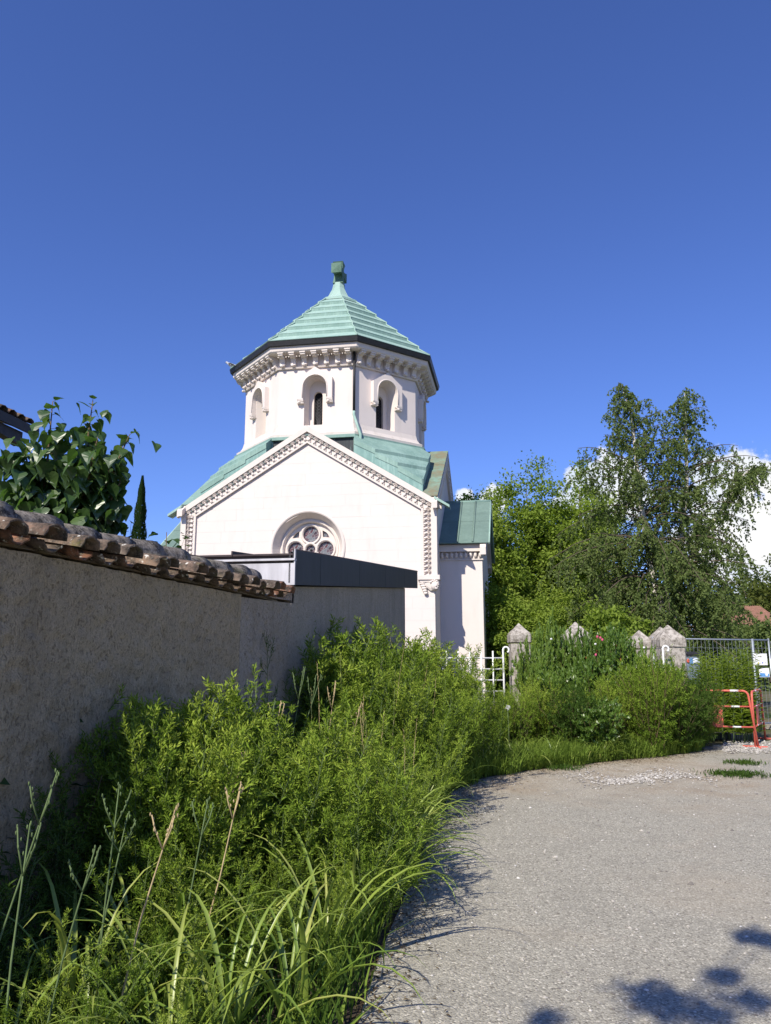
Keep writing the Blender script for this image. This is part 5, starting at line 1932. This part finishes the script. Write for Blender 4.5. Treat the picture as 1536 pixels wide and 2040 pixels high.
def hang(p, L, dens=24, tint=.5):
    if p.x > 2.75 - .25 * random.random() and p.z < 4.8: return
    d0 = Vector((random.gauss(0, .35), random.gauss(0, .35), -.3))
    tw = curve_pts(p, d0, L, 6, .9, .07)
    if random.random() < .25: bm_.tube(tw, [.006, .006, .005, .005, .004, .004, .003], 3, False)
    n = int(dens * 1.45 * L * (1.0 if p.z < 7.5 else .75)) + 5
    for i in range(n):
        t = random.random()
        q, dd = pt_on(tw, t)
        lb.add(q + rv() * .03, Vector((random.gauss(0, .7), random.gauss(0, .7), -.75)), rv() + Vector((0, 0, .5)), .085 * random.uniform(.7, 1.25), .058 * random.uniform(.7, 1.2), tint + random.gauss(0, .2))


def birch_branch(p, az, L, up=.75):
    d = Vector((math.cos(az), math.sin(az), up))
    br = curve_pts(p, d, L, 7, 1.15, .07)
    if L > 1.0: bm_.tube(br, [.03 * (1 - .11 * i) * min(1, L / 2) for i in range(8)], 5, False)
    t0 = random.gauss(.5, .15)
    nt = int(6.5 * L) + 4
    for k in range(nt):
        t = .22 + .78 * (k + random.random()) / nt
        q, dd = pt_on(br, min(t, 1))
        hang(q, random.uniform(.35, 1.0) * min(1.0, .5 + L * .3), 24, t0)


for lead, lo, n in ((lead1, .22, 84), (lead2, .10, 64)):
    for k in range(n):
        t = lo + (1 - lo) * (k + random.random()) / n
        p, d = pt_on(lead, min(t, .995))
        z = p.z
        L = max(.25, min(3.1, (10.9 - z) * .66)) * random.uniform(.45, 1.1)
        birch_branch(p, k * 2.4 + random.gauss(0, .4), L, .9 if z > 6 else .65)
for k in range(64):      # low skirts sweep almost to the ground
    p, d = pt_on(lead1, random.uniform(.14, .36))
    birch_branch(p, random.uniform(0, 6.28), random.uniform(2.0, 3.5), .35)
for k in range(110):
    a = random.uniform(0, 6.28); r_ = random.uniform(.6, 3.4)
    hang(Vector((r_ * math.cos(a), r_ * math.sin(a), random.uniform(2.2, 4.2))), random.uniform(.9, 1.8), 40, random.gauss(.45, .15))
for k in range(22):
    t = .35 + .65 * (k + random.random()) / 22
    p, d = pt_on(lead3, min(t, .99))
    birch_branch(p, random.uniform(0, 6.28), random.uniform(.25, .75), .6)
    hang(p, random.uniform(.9, 2.6) if t > .72 else random.uniform(.5, 1.2), 30)
    if t > .6: hang(p + rv() * .15, random.uniform(.9, 2.2), 30)
tag(bm_.build('branch', MT['bark'], birch), kind='stuff')
link('crown', lb.mesh('crown', MT['birch']), birch)

# far trees at the right edge
for px, topy, Y, rx, lab in ((1500, 1150, 75, 4.0, 'olive green tree beyond the tiled roof at the right edge'), (1540, 1132, 80, 4.5, 'darker olive tree at the very right edge'), (1462, 1165, 85, 4.0, 'olive tree showing just past the birch')):
    tp = at(px, topy, Y)
    tree('far_tree', lab, 'far olive trees', (tp.x, Y, 0), tp.z, (0, 0, tp.z * .58), (rx, rx, tp.z * .42), 110, 60, .42, .26, MT['far_leaf'], MT['bark'], .3, 8)
for k, px in enumerate((1000, 1080, 1170, 1260, 1340, 1430, 1500)):
    tp = at(px, 1235 - 25 * (k % 3), 46 + 3 * (k % 2))
    tree('backdrop_tree', 'dark far tree seen ' + ('beside the chapel corner', 'under the first bright tree', 'between the bright trees and the birch', 'behind the left skirt of the birch', 'behind the birch trunk', 'behind the right skirt of the birch', 'behind the site fence notices')[k], 'trees closing the view', (tp.x, tp.y, 0), tp.z, (0, 0, tp.z * .5), (3.2, 2.5, tp.z * .5), 90, 60, .30, .19, MT['birch'], MT['bark'], .2, 5)

# cypress beyond the wall
cy = at(284, 952, 30.0)
cyp = empty('cypress', (cy.x, 30, 0), 0, 'slim dark cypress rising behind the broad-leaved tree', 'tree')
tb = MB(); tb.tube([(0, 0, -.1), (0, 0, cy.z - .5)], [.12, .02], 7); tb.build('trunk', MT['bark'], cyp)
lb = LB()
for k in range(7000):
    t = random.random() ** .8
    z = .6 + (cy.z - .6) * t
    r_ = .31 * (1 - t ** 5) * (.75 + .25 * random.random()) * (1 + .12 * math.sin(z * 7))
    a = random.uniform(0, 6.28)
    lb.add((r_ * math.cos(a), r_ * math.sin(a), z), (math.cos(a) * .4, math.sin(a) * .4, 1), (math.cos(a), math.sin(a), .2), .13, .05, random.random())
link('crown', lb.mesh('crown', MT['cypress']), cyp)


# broad-leaved tree over the wall, leaves big enough to be counted
def big_leaf_mesh(sz, fold, seed):
    half = [(0, 0), (.16, -.07), (.36, .02), (.47, .20), (.42, .36), (.30, .52), (.16, .74), (.0, 1.0)]
    m = MB()
    rows = []
    spine = [(0, 0, 0), (0, .12, -.01), (0, .25, -.015), (0, .4, -.03), (0, .55, -.06), (0, .7, -.11), (0, .85, -.18), (0, 1.0, -.28)]
    L_, R_ = [], []
    for (x, y), sp in zip(half, spine):
        wob = .02 * math.sin(seed + y * 11)
        zz = sp[2] + x * fold + wob
        R_.append((x, y, zz)); L_.append((-x, y, zz - 2 * wob))
    vs = [(a * sz, b * sz, c * sz) for a, b, c in spine + R_ + L_]
    fs = []
    for i in range(7):
        fs.append((i, i + 1, 8 + i + 1, 8 + i)); fs.append((i + 1, i, 16 + i, 16 + i + 1))
    m.add(vs, fs, 0, False)
    me = m.mesh('leaf', MT['big_leaf'])
    bm = bmesh.new(); bm.from_mesh(me); bmesh.ops.remove_doubles(bm, verts=bm.verts, dist=1e-4); bm.to_mesh(me); bm.free()
    a = me.attributes.new('tint', 'FLOAT', 'POINT'); a.data.foreach_set('value', [random.Random(seed).random()] * len(me.vertices))
    return me


bl_me = [big_leaf_mesh(1.0, f_, i) for i, f_ in enumerate((.25, .4, .12, .3, -.1))]
PY = 10.2
tb0 = at(140, 1150, PY)
paul = empty('broad_leaf_tree', (tb0.x, PY, 0), 0, 'young tree with large heart-shaped leaves behind the tiled wall', 'tree')
PO = Vector((tb0.x, PY, 0))
hub = at(130, 1040, PY) - PO
tb = MB(); tb.tube([(0, 0, -.1), (.03, 0, 1.2), hub], [.07, .06, .045], 8); tb.build('trunk', MT['bark'], paul)
shoots = [((105, 800), 10.0), ((185, 798), 10.3), ((258, 866), 10.4), ((240, 960), 10.2), ((42, 885), 9.8), ((8, 905), 9.6), ((225, 985), 10.5), ((60, 985), 9.7), ((150, 905), 10.6), ((220, 925), 10.1), ((165, 1032), 9.9), ((0, 975), 10.6), ((30, 1010), 10.2), ((100, 1035), 10.4), ((235, 1015), 10.4), ((200, 1045), 10.6), ((110, 940), 10.9), ((195, 870), 9.8)]
nl = 0
bm_ = MB()
for (px, py), Y in shoots:
    tip = at(px, py, Y) - PO
    s0 = hub + Vector((random.gauss(0, .1), random.gauss(0, .1), random.uniform(-.3, .2)))
    md = s0.lerp(tip, .5) + Vector(((tip.x - s0.x) * .25, 0, -.12))
    ax = [s0, s0.lerp(md, .5), md, md.lerp(tip, .5) + Vector((0, 0, .03)), tip]
    bm_.tube(ax, [.03, .024, .018, .012, .006], 6)
    n = 20 if py < 900 else 15
    for k in range(n):
        if nl >= 294: break
        t = .36 + .64 * k / (n - 1)
        p, d = pt_on(ax, min(t, .999))
        a = (k % 2) * math.pi + k * .8 + random.gauss(0, .3)
        sz = (.27 - .13 * max(0, t - .45) / .55) * random.uniform(.8, 1.15)
        o_ = Vector((math.cos(a), math.sin(a), 0))
        pos = p + o_ * sz * .30 + Vector((0, 0, .02))
        ydir = (o_ * .75 + Vector((0, 0, random.uniform(-1.05, -.25) if t < .93 else .3))).normalized()
        up_ = (Vector((0, 0, 1)) + o_ * .9 + rv() * .35)
        xdir = ydir.cross(up_).normalized(); zdir = xdir.cross(ydir)
        M = Matrix((xdir, ydir, zdir)).transposed()
        lf = link('leaf', random.choice(bl_me), paul, pos, M.to_euler(), (sz, sz, sz))
        bm_.tube([p, pos], [.004, .003], 4, False)
        nl += 1
V_, F_, T_ = [], [], []
for (px, py), Y in shoots:
    tip = at(px, py, Y) - PO
    for q in range(52):
        t = random.uniform(.22, .94)
        p_ = hub.lerp(tip, t) + Vector((random.gauss(0, .13), random.gauss(0, .22), random.gauss(-.04, .13)))
        a = random.uniform(0, 6.28); o_ = Vector((math.cos(a), math.sin(a), 0))
        yd = (o_ * .7 + Vector((0, 0, -.8))).normalized(); xd = yd.cross(Vector((0, 0, 1)) + o_ * .8 + rv() * .4).normalized()
        M = Matrix((xd, yd, xd.cross(yd))).transposed(); sz = random.uniform(.15, .25); me = random.choice(bl_me); n0 = len(V_)
        V_ += [tuple(M @ (v_.co * sz) + p_) for v_ in me.vertices]; F_ += [tuple(n0 + i for i in f_.vertices) for f_ in me.polygons]; T_ += [random.random()] * len(me.vertices)
me = bpy.data.meshes.new('inner_leaves'); me.from_pydata(V_, [], F_); me.materials.append(MT['big_leaf'])
me.attributes.new('tint', 'FLOAT', 'POINT').data.foreach_set('value', T_)
tag(link('inner_leaves', me, paul), kind='stuff')
tag(bm_.build('branch', MT['stem_brown'], paul), kind='stuff')
# second, lower sprout of the same kind where the wall meets the chapel
p2 = at(332, 1060, 10.6)
pl = empty('broad_leaf_sapling', (p2.x, p2.y, 0), 0, 'leafy shoot with big dark leaves just left of the chapel corner', 'sapling')
tb = MB(); tb.tube([(0, 0, 0), (.02, 0, p2.z * .6), (0, 0, p2.z)], [.02, .015, .006], 6); tb.build('stem', MT['stem_brown'], pl)
for k in range(44):
    t = .62 + .38 * k / 43
    a = k * 2.4
    o_ = Vector((math.cos(a), math.sin(a), 0))
    ydir = (o_ + Vector((0, 0, random.uniform(-.6, .1)))).normalized(); xdir = ydir.cross(Vector((0, 0, 1)) + rv() * .3).normalized(); zdir = xdir.cross(ydir)
    sz = .19 - .07 * k / 43
    link('leaf', random.choice(bl_me), pl, o_ * random.uniform(.08, .26) + Vector((0, 0, p2.z * t)), Matrix((xdir, ydir, zdir)).transposed().to_euler(), (sz, sz, sz))
for i, (px, py, lab) in enumerate(((300, 1050, 'green sprouts over the wall between cypress and chapel'), (250, 1045, 'shrubby green sprouts over the wall beneath the cypress'), (215, 1030, 'low green sprouts over the wall left of the cypress'))):
    q = at(px, py, 11.5)
    ms = sapling_meshes(q.z + .1, 70, .15, .12, MT['big_leaf'], 4, .14)
    place('wall_sprout', ms, (q.x, q.y, 0), 0, 1, lab, 'sapling', None)

# tree behind the camera whose outer sprays shade the track
sd = -sun_dir
spots = [((1300, 1985), 5.4, .26), ((1345, 2010), 5.6, .20), ((1495, 1866), 5.8, .17), ((1440, 1945), 6.0, .14), ((1500, 1990), 5.6, .20), ((1090, 2032), 5.2, .13), ((1420, 2020), 5.5, .18), ((1530, 1875), 5.9, .15)]
st_ = empty('shade_tree', (-4.6, -5.2, 0), 0, 'roadside tree whose outer sprays throw leaf shadows on the track', 'tree')
SO = Vector((-4.6, -5.2, 0))
tb = MB(); tb.tube([(0, 0, -.1), (.05, .05, 2.5), (.4, .5, 5.0)], [.18, .14, .09], 8); tb.build('trunk', MT['bark'], st_)
lb, bm_ = LB(), MB()
for (px, py), hh, rad in spots:
    g_ = atz(px, py)
    rad *= .56
    c_ = g_ + sd * (hh / sd.z) - SO
    bm_.tube([Vector((.4, .5, 5.0)), Vector((.4, .5, 5.0)).lerp(c_, .5) + Vector((-.2, -.3, .5)), c_], [.04, .02, .006], 5)
    for q in range(int(190 * rad / .2)):
        lb.add(c_ + Vector((random.gauss(0, 1), random.gauss(0, 1), random.gauss(0, .8))) * rad * .5, rv(), rv() + Vector((0, 0, .6)), .075, .05, random.random())
for q in range(1500):
    lb.add(Vector((random.gauss(-.6, .9), random.gauss(-.8, .9), 6.2 + random.gauss(0, .7))), rv(), rv() + Vector((0, 0, .6)), .09, .06, random.random())
tag(bm_.build('limb', MT['bark'], st_), kind='stuff')
link('crown', lb.mesh('crown', MT['robinia']), st_)

# ------------------------------------------------------------------ stone pillars, railings, site fence, barriers, bin


def pillar(px0, px1, topy, Y, lab, rz=0.0):
    L_, Rr = at(px0, 1280, Y), at(px1, 1280, Y)
    w = (Rr.x - L_.x) * .93; tp = at((px0 + px1) / 2, topy, Y)
    root = empty('stone_pillar', (tp.x, Y + w / 2, 0), rz, lab, 'pillar', 'pyramid-capped stone pillars')
    h = tp.z
    hc = w * .56
    sh = MB(); ch_ = .04 * w
    prof = [(-w / 2 + ch_, -w / 2), (w / 2 - ch_, -w / 2), (w / 2, -w / 2 + ch_), (w / 2, w / 2 - ch_), (w / 2 - ch_, w / 2), (-w / 2 + ch_, w / 2), (-w / 2, w / 2 - ch_), (-w / 2, -w / 2 + ch_)]
    k_ = .96
    rr_ = lambda z, s_: [(x * s_, y * s_, z) for x, y in prof]
    sh.rings([rr_(0, 1.06), rr_(.32, 1.06), rr_(.34, k_), rr_(h - hc - .20, k_)], True, caps=(False, True)); sh.build('shaft', MT['pillar'], root)
    cp_ = MB()
    cp_.rings([rr_(h - hc - .18, k_ * .98), rr_(h - hc - .17, 1.05), rr_(h - hc - .02, 1.06), rr_(h - hc + .03, .98), rr_(h - hc * .5, .54), rr_(h, .035)], True, caps=(True, True))
    cp_.build('cap', MT['pillar'], root)
    return root


pillar(1015, 1058, 1241, 17.0, 'narrow lichened stone pillar at the left end of the row')
pillar(1124, 1180, 1238, 17.0, 'wide stone pillar half hidden by climbers, second from the left')
pillar(1233, 1270, 1260, 19.5, 'smallest stone pillar standing farthest back')
pillar(1258, 1300, 1255, 18.6, 'mid-sized stone pillar just right of the smallest one')
pillar(1300, 1345, 1248, 18.4, 'stone pillar partly behind the largest one')
pillar(1312, 1366, 1244, 17.0, 'largest stone pillar with pale face at the right end of the row')

FY = 16.75
rail = empty('railing', (at(800, 1300, FY).x, FY, 0), 0, 'white iron railing with square grid before the chapel corner', 'railing')
RO = Vector((at(800, 1300, FY).x, FY, 0))
xr0, xr1 = at(825, 1311, FY).x - RO.x, at(1003, 1311, FY).x - RO.x
zs = [at(985, y_, FY).z for y_ in (1311, 1333, 1355, 1377, 1399)]
for z_ in zs:
    MB().tube([(xr0, 0, z_), (xr1, 0, z_)], .016, 8).build('rail', MT['white_paint'], rail)
for k in range(9):
    x_ = xr1 - .247 * (k + .92)
    if x_ < xr0: break
    MB().tube([(x_, -.018, zs[-1] - .1), (x_, -.018, zs[0] + .15)], .017, 8).build('bar', MT['white_paint'], rail)
MB().box2((xr0, -.07, 0), (xr1 + .05, .12, zs[-1] - .08)).build('kerb_wall', MT['pillar'], rail)


def hook_post(px, topy, parent_label, Y=16.72, flip=1):
    tp = at(px, topy, Y)
    m = MB()
    rad = .062
    cx = flip * rad
    pts = [(0, 0, 0), (0, 0, tp.z - rad - .5), (0, 0, tp.z - rad)] + [(cx - flip * rad * math.cos(R(a)), 0, tp.z - rad + rad * math.sin(R(a))) for a in range(20, 250, 22)]
    m.tube(pts, .021, 8)
    o = m.build('gate_post', MT['white_paint'], loc=(tp.x, Y, 0))
    tag(o, parent_label, 'gate post', 'curled white gate posts')


hook_post(1002, 1289, 'white gate post with curled top beside the first stone pillar')
hook_post(1117, 1288, 'curled white gate post buried in the shrubs before the second pillar')
hook_post(1320, 1287, 'curled white gate post in front of the largest stone pillar')

# site fence
A = at(1300, 1268, 17.9); B = at(1531, 1279, 19.2); Cc = at(1640, 1284, 20.2)
for (p0, p1, lab) in ((A, B, 'galvanised mesh site fence panel with white notices'), (B + Vector((.09, .03, 0)), Cc, 'galvanised mesh site fence panel running out of view at the right')):
    root = empty('site_fence', (p0.x, p0.y, 0), 0, lab, 'fence', 'site fence panels')
    d = Vector((p1.x - p0.x, p1.y - p0.y, 0)); Ld = d.length; d.normalize()
    hh = (p0.z + p1.z) / 2
    fr_ = MB()
    for t in (0.0, 1.0): fr_.tube([d * Ld * t, d * Ld * t + Vector((0, 0, hh + .04))], .021, 8)
    fr_.tube([Vector((0, 0, hh)), d * Ld + Vector((0, 0, hh))], .018, 8); fr_.tube([Vector((0, 0, .15)), d * Ld + Vector((0, 0, .15))], .018, 8)
    fr_.build('fence_frame', MT['galv'], root)
    wm = MB(); wm.tube([(0, 0, .15), (0, 0, hh)], .0028, 4, False); wme = wm.mesh('wire', MT['galv'])
    nw = int(Ld / .115)
    for k in range(1, nw): link('wire', wme, root, d * (Ld * k / nw))
    wh = MB(); wh.tube([(0, 0, 0), d * Ld], .0028, 4, False); whm = wh.mesh('wire', MT['galv'])
    for z_ in (.55, 1.0, 1.45, hh - .2): link('wire', whm, root, (0, 0, z_))
    ft = MB(); ft.box(d * Ld + Vector((0, 0, .06)), (.68, .22, .12), Euler((0, 0, math.atan2(d.y, d.x) + 1.57))); ft.build('fence_foot', MT['pillar'], root)
p_ = at(1497, 1275, 18.9)
MB().tube([(0, 0, 0), (.02, 0, p_.z + .03)], .028, 8).build('fence_post', MT['galv'], loc=(p_.x, 18.9, 0))
tag(bpy.data.objects['fence_post'], 'single galvanised post leaning behind the tall herbs', 'post')


def notice(px0, py0, px1, py1, Y, lab, kind):
    a, b_ = at(px0, py0, Y), at(px1, py1, Y)
    w, h = b_.x - a.x, a.z - b_.z
    o = MB().box((0, 0, 0), (w, .012, h)).build('notice_board', MT['white_paint'], loc=((a.x + b_.x) / 2, Y, (a.z + b_.z) / 2), rot=(0, 0, R(6)))
    tag(o, lab, 'notice', 'notices on the site fence')
    def mark(x, z, s_, mat, n=12):
        m = MB(); m.add([(x * w + s_ * w * math.cos(2 * math.pi * i / n + 1.57), -.0085, z * h + s_ * w * math.sin(2 * math.pi * i / n + 1.57)) for i in range(n)], [tuple(range(n))])
        m.build('emblem', mat, o)
    if kind == 0:
        mark(.03, .24, .09, m_plain('notice_grey', (.35, .33, .33), .7), 3)
        mark(-.18, -.30, .055, m_plain('notice_yellow', (.65, .50, .08), .7))
        mark(.13, -.30, .055, m_plain('notice_blue', (.10, .14, .45), .7))
        mark(.36, -.28, .05, m_plain('notice_grey2', (.5, .5, .55), .7))
    else:
        m = MB(); m.add([(-w / 2 + .01, -.009, -h / 2 + .01), (w / 2 - .01, -.009, -h / 2 + .01), (w / 2 - .01, -.009, -.12 * h), (-w / 2 + .01, -.009, -.02 * h)], [(0, 1, 2, 3)])
        m.build('print', m_plain('notice_blueprint', (.10, .28, .55), .7), o)
        m = MB(); m.add([(.05 * w, -.0105, -.1 * h), (.35 * w, -.0105, -.1 * h), (.3 * w, -.0105, -.35 * h), (.1 * w, -.0105, -.35 * h)], [(0, 1, 2, 3)])
        m.build('print', MT['white_paint'], o)


notice(1500, 1302, 1530, 1325, 18.85, 'white notice with small coloured emblems on the site fence', 0)
notice(1511, 1331, 1534, 1349, 18.85, 'blue and white notice hung below the white one', 1)

# bin behind the large pillar
a = at(1368, 1298, 18.2); b_ = at(1399, 1345, 18.2)
w = b_.x - a.x
bi = empty('bin', ((a.x + b_.x) / 2, 18.4, 0), 0, 'blue-grey ribbed bin with a black lid beside the largest pillar', 'bin')
bd = MB()
rr_ = lambda z, s_: [(x * s_ * w / 2, y * s_ * w / 2, z) for x, y in ((-1, -.85), (-.85, -1), (.85, -1), (1, -.85), (1, .85), (.85, 1), (-.85, 1), (-1, .85))]
top = a.z - .11
rl = [rr_(.05, .82)]
for k in range(7):
    z_ = .1 + (top - .1) * k / 7
    rl += [rr_(z_, .85 + .02 * k), rr_(z_ + .03, .88 + .02 * k)]
rl.append(rr_(top, .98))
bd.rings(rl, caps=(True, True)); bd.build('body', m_plain('bin_plastic', (.16, .20, .26), .5, .4), bi)
MB().rings([rr_(top, 1.04), rr_(top + .05, 1.08), rr_(top + .11, 1.02)], caps=(True, True)).build('lid', MT['gutter'], bi)
MB().box2((-.02, -w / 2 - .004, top - .17), (w * .42, -w / 2 - .02, top - .04)).build('sticker', m_plain('sticker_white', (.62, .66, .74), .5), bi)
MB().box2((-.10, -w / 2 - .004, top - .17), (-.025, -w / 2 - .02, top - .04)).build('sticker', m_plain('sticker_blue', (.10, .25, .55), .5), bi)
MB().ball((-w * .40, -w / 2 - .01, top - .10), (.04, .015, .05), 8, 5).build('sticker', m_plain('sticker_red', (.6, .12, .08), .5), bi)


def barrier(p0, p1, h, lab, splay=.10, plate=None):
    """red tubular barrier: rounded frame, two lower rails, plate between them, splayed feet"""
    d = Vector((p1.x - p0.x, p1.y - p0.y, 0)); L = d.length; d.normalize()
    root = empty('barrier', (p0.x, p0.y, 0), 0, lab, 'barrier', 'red site barriers')
    n = Vector((d.y, -d.x, 0))
    rc = .10
    s_ = splay
    pts = [d * (-s_) + Vector((0, 0, 0)), d * 0 + Vector((0, 0, h - rc))] + [d * (rc - rc * math.cos(R(a))) + Vector((0, 0, h - rc + rc * math.sin(R(a)))) for a in (25, 50, 75, 90)]
    pts += [d * (L - rc + rc * math.sin(R(a))) + Vector((0, 0, h - rc + rc * math.cos(R(a)))) for a in (0, 15, 40, 65, 90)] + [d * (L + s_)]
    MB().tube(pts, .021, 10).build('frame', MT['red_paint'], root)
    zt_, zb_ = h * .72, h * .36
    for z_ in (zt_, zb_):
        e = s_ * (1 - z_ / h)
        MB().tube([d * (-e) + Vector((0, 0, z_)), d * (L + e) + Vector((0, 0, z_))], .016, 8).build('rail', MT['red_paint'], root)
        for t in (.32, .80):
            MB().tube([d * (L * t) + Vector((0, 0, z_)), d * (L * t + .15) + Vector((0, 0, z_))], .0172, 8).build('reflective_band', MT['white_paint'], root)
    for t in (.32, .80): MB().tube([d * (L * t) + Vector((0, 0, h)), d * (L * t + .15) + Vector((0, 0, h))], .0222, 8).build('reflective_band', MT['white_paint'], root)
    for t in ((.44, .66) if plate is None else plate):
        pass
    t0, t1 = plate or (.50, .70)
    MB().prism([d * (L * t0) + Vector((0, 0, zb_)), d * (L * t1) + Vector((0, 0, zb_)), d * (L * t1) + Vector((0, 0, zt_)), d * (L * t0) + Vector((0, 0, zt_))], n * .012).build('plate', MT['red_paint'], root)
    for e in (-s_, L + s_):
        MB().tube([d * e + n * .22 + Vector((0, 0, .02)), d * e - n * .22 + Vector((0, 0, .02))], .018, 8).build('foot', MT['red_paint'], root)


b1 = atz(1500, 1490)
barrier(Vector((b1.x - 1.55, b1.y + .45, 0)), Vector((b1.x, b1.y, 0)), 1.05, 'red tubular barrier half swallowed by the dark bush', .10, (.50, .70))
barrier(Vector((b1.x + .12, b1.y + .12, 0)), Vector((b1.x + .95, b1.y + 1.5, 0)), 1.03, 'second red barrier standing behind the first at the right edge', .12, (.30, .52))
# fallen kerb stone, and a dark slab added as the bush's cast shadow
for (px, py, w, h, dpt, rz, lab) in ((1428, 1472, .55, .12, .22, 8, 'dark kerb stone lying under the red barrier'), (1412, 1492, .40, .035, .30, -6, 'flat dark slab added as the shadow at the end of the bushes')):
    c_ = atz(px, py)
    m = MB()
    rr_ = lambda z, s_: [(x * s_ * w / 2, y * s_ * dpt / 2, z) for x, y in ((-1, -1), (1, -.94), (.97, 1), (-.96, .95))]
    m.rings([rr_(0, 1), rr_(h * .8, .99), rr_(h, .93)], caps=(True, True))
    o = m.build('kerb_or_shadow_slab', m_plain('dark_stone_and_shade', (.10, .10, .095), .9, .2, 0, .3, 20, .3), loc=c_, rot=(0, 0, R(rz)))
    tag(o, lab, 'stone')

# ------------------------------------------------------------------ neighbouring roofs


def corrugated(name, p0, run, down, n, r_, mat, parent):
    """row of half-round tile ridges"""
    m = MB(); run = Vector(run); down = Vector(down)
    nrm = run.cross(down).normalized()
    if nrm.z < 0: nrm = -nrm
    L_ = run.length / n; u = run.normalized()
    prof = []
    for k in range(n):
        for q in range(6):
            t = q / 6
            prof.append(u * (L_ * (k + t)) + nrm * (r_ * abs(math.sin(math.pi * t))))
    a_ = [Vector(p0) + v_ for v_ in prof]; b2 = [v_ + down for v_ in a_]
    vs = a_ + b2; N_ = len(a_)
    m.add(vs, [(i, i + 1, N_ + i + 1, N_ + i) for i in range(N_ - 1)], 0, True)
    return m.build(name, mat, parent)


# eaves at the left edge
tipp = at(76, 858, 12.0)
lh = empty('neighbour_house', (tipp.x - 1.0, tipp.y - .6, 0), 0, 'dark overhanging eaves of a neighbouring tiled house at the left edge', 'house')
HO = Vector((tipp.x - 1.0, tipp.y - .6, 0))
tipl = tipp - HO
back = at(-120, 755, 9.9) - HO
back.z = tipl.z + .03
dr_ = (back - tipl)
lft = Vector((dr_.y, -dr_.x, 0)).normalized()
if lft.x > 0: lft = -lft
sl_ = lft * 3.2 + Vector((0, 0, 1.15))
edge0 = tipl + lft * .12
MB().prism([tipl, tipl + dr_, tipl + dr_ + sl_, tipl + sl_], Vector((0, 0, -.07))).build('roof_deck', MT['stem_brown'], lh)
MB().prism([tipl - lft * .02 + Vector((0, 0, .03)), tipl + dr_ + Vector((0, 0, .03)) - lft * .02, tipl + dr_ - lft * .02 + Vector((0, 0, -.12)), tipl - lft * .02 + Vector((0, 0, -.12))], lft * .03).build('fascia', MT['gutter'], lh)
rf = MB()
un = dr_.normalized()
k = 0
tl = tile_mesh('roof_tile', 1.0, .09, .10, mat=MT['tile'])
pitch2 = math.atan2(1.15, 3.2)
while .22 + k * .21 < dr_.length:
    p_ = tipl + un * (.22 + k * .21) + sl_ * .36 + Vector((0, 0, .05))
    link('roof_tile', tl, lh, p_, Euler((0, pitch2, math.atan2(-lft.y, -lft.x)), 'XYZ'), (1.22, 1, 1))
    k += 1
bw = tipl + lft * .55
MB().prism([bw + un * .7 + Vector((0, 0, -.08)), bw + dr_ + Vector((0, 0, -.08)), bw + dr_ + Vector((0, 0, -tipl.z)), bw + un * .7 + Vector((0, 0, -tipl.z))], lft * 2.5).build('wall', MT['wall_old'], lh)
pr = tipl + un * .30 + lft * .05
MB().prism([pr + Vector((0, 0, -.12)), pr + un * .9 + Vector((0, 0, -.12)), pr + un * .9 + Vector((0, 0, -.24)), pr + Vector((0, 0, -.34))], lft * .14).build('purlin', MT['gutter'], lh)

# tiled buildings far right
hb = at(1495, 1280, 55.0)
rh = empty('tiled_hall', (hb.x, 55, 0), 0, 'low hall with orange tiled roof and dark open front beyond the site fence', 'house')
e0 = at(1470, 1250, 55) - Vector((hb.x, 55, 0)); e1 = at(1620, 1253, 55) - Vector((hb.x, 55, 0))
rt_ = m_plain('orange_tile', (.24, .125, .085), .9, .2, 0, .25, 3)
corrugated('roof', e0, (e1.x - e0.x, 0, 0), (0, 4.5, 1.3), 26, .07, rt_, rh)
MB().box2((e0.x + .2, .6, 0), (e1.x, 4.0, e0.z - .05)).build('wall', MT['dark'], rh)  # near-black box stands in for the shaded inside of the open hall
for k in range(4): MB().box2((e0.x + .5 + k * 1.6, .3, 0), (e0.x + .68 + k * 1.6, .48, e0.z)).build('post', MT['bark'], rh)
uh = at(1500, 1240, 62.0)
rh2 = empty('gabled_house', (uh.x, 62, 0), 0, 'orange tiled house with a small white dormer behind the low hall', 'house')
q0 = at(1476, 1240, 62) - Vector((uh.x, 62, 0)); q1 = at(1560, 1240, 62) - Vector((uh.x, 62, 0)); qt = at(1490, 1216, 62) - Vector((uh.x, 62, 0))
corrugated('roof', q0, (q1.x - q0.x, 0, 0), (0, 3.5, (qt.z - q0.z) * 1.6), 18, .07, rt_, rh2)
MB().box2((q0.x + .2, .5, 0), (q1.x, 3.4, q0.z)).build('wall', MT['wall_new'], rh2)
dw = MB(); dq = at(1500, 1238, 61.8) - Vector((uh.x, 62, 0))
dw.box2((dq.x - .35, -.1, dq.z - .02), (dq.x + .35, 1.2, dq.z + .42)); dm_ = dw.build('dormer', MT['white_paint'], rh2)
MB().box2((dq.x - .45, -.2, dq.z + .43), (dq.x + .45, 1.3, dq.z + .52)).build('dormer_roof', MT['zinc_shaded'], dm_)
MB().box2((dq.x - .22, -.13, dq.z + .05), (dq.x + .22, -.105, dq.z + .33)).build('window', MT['dark'], dm_)
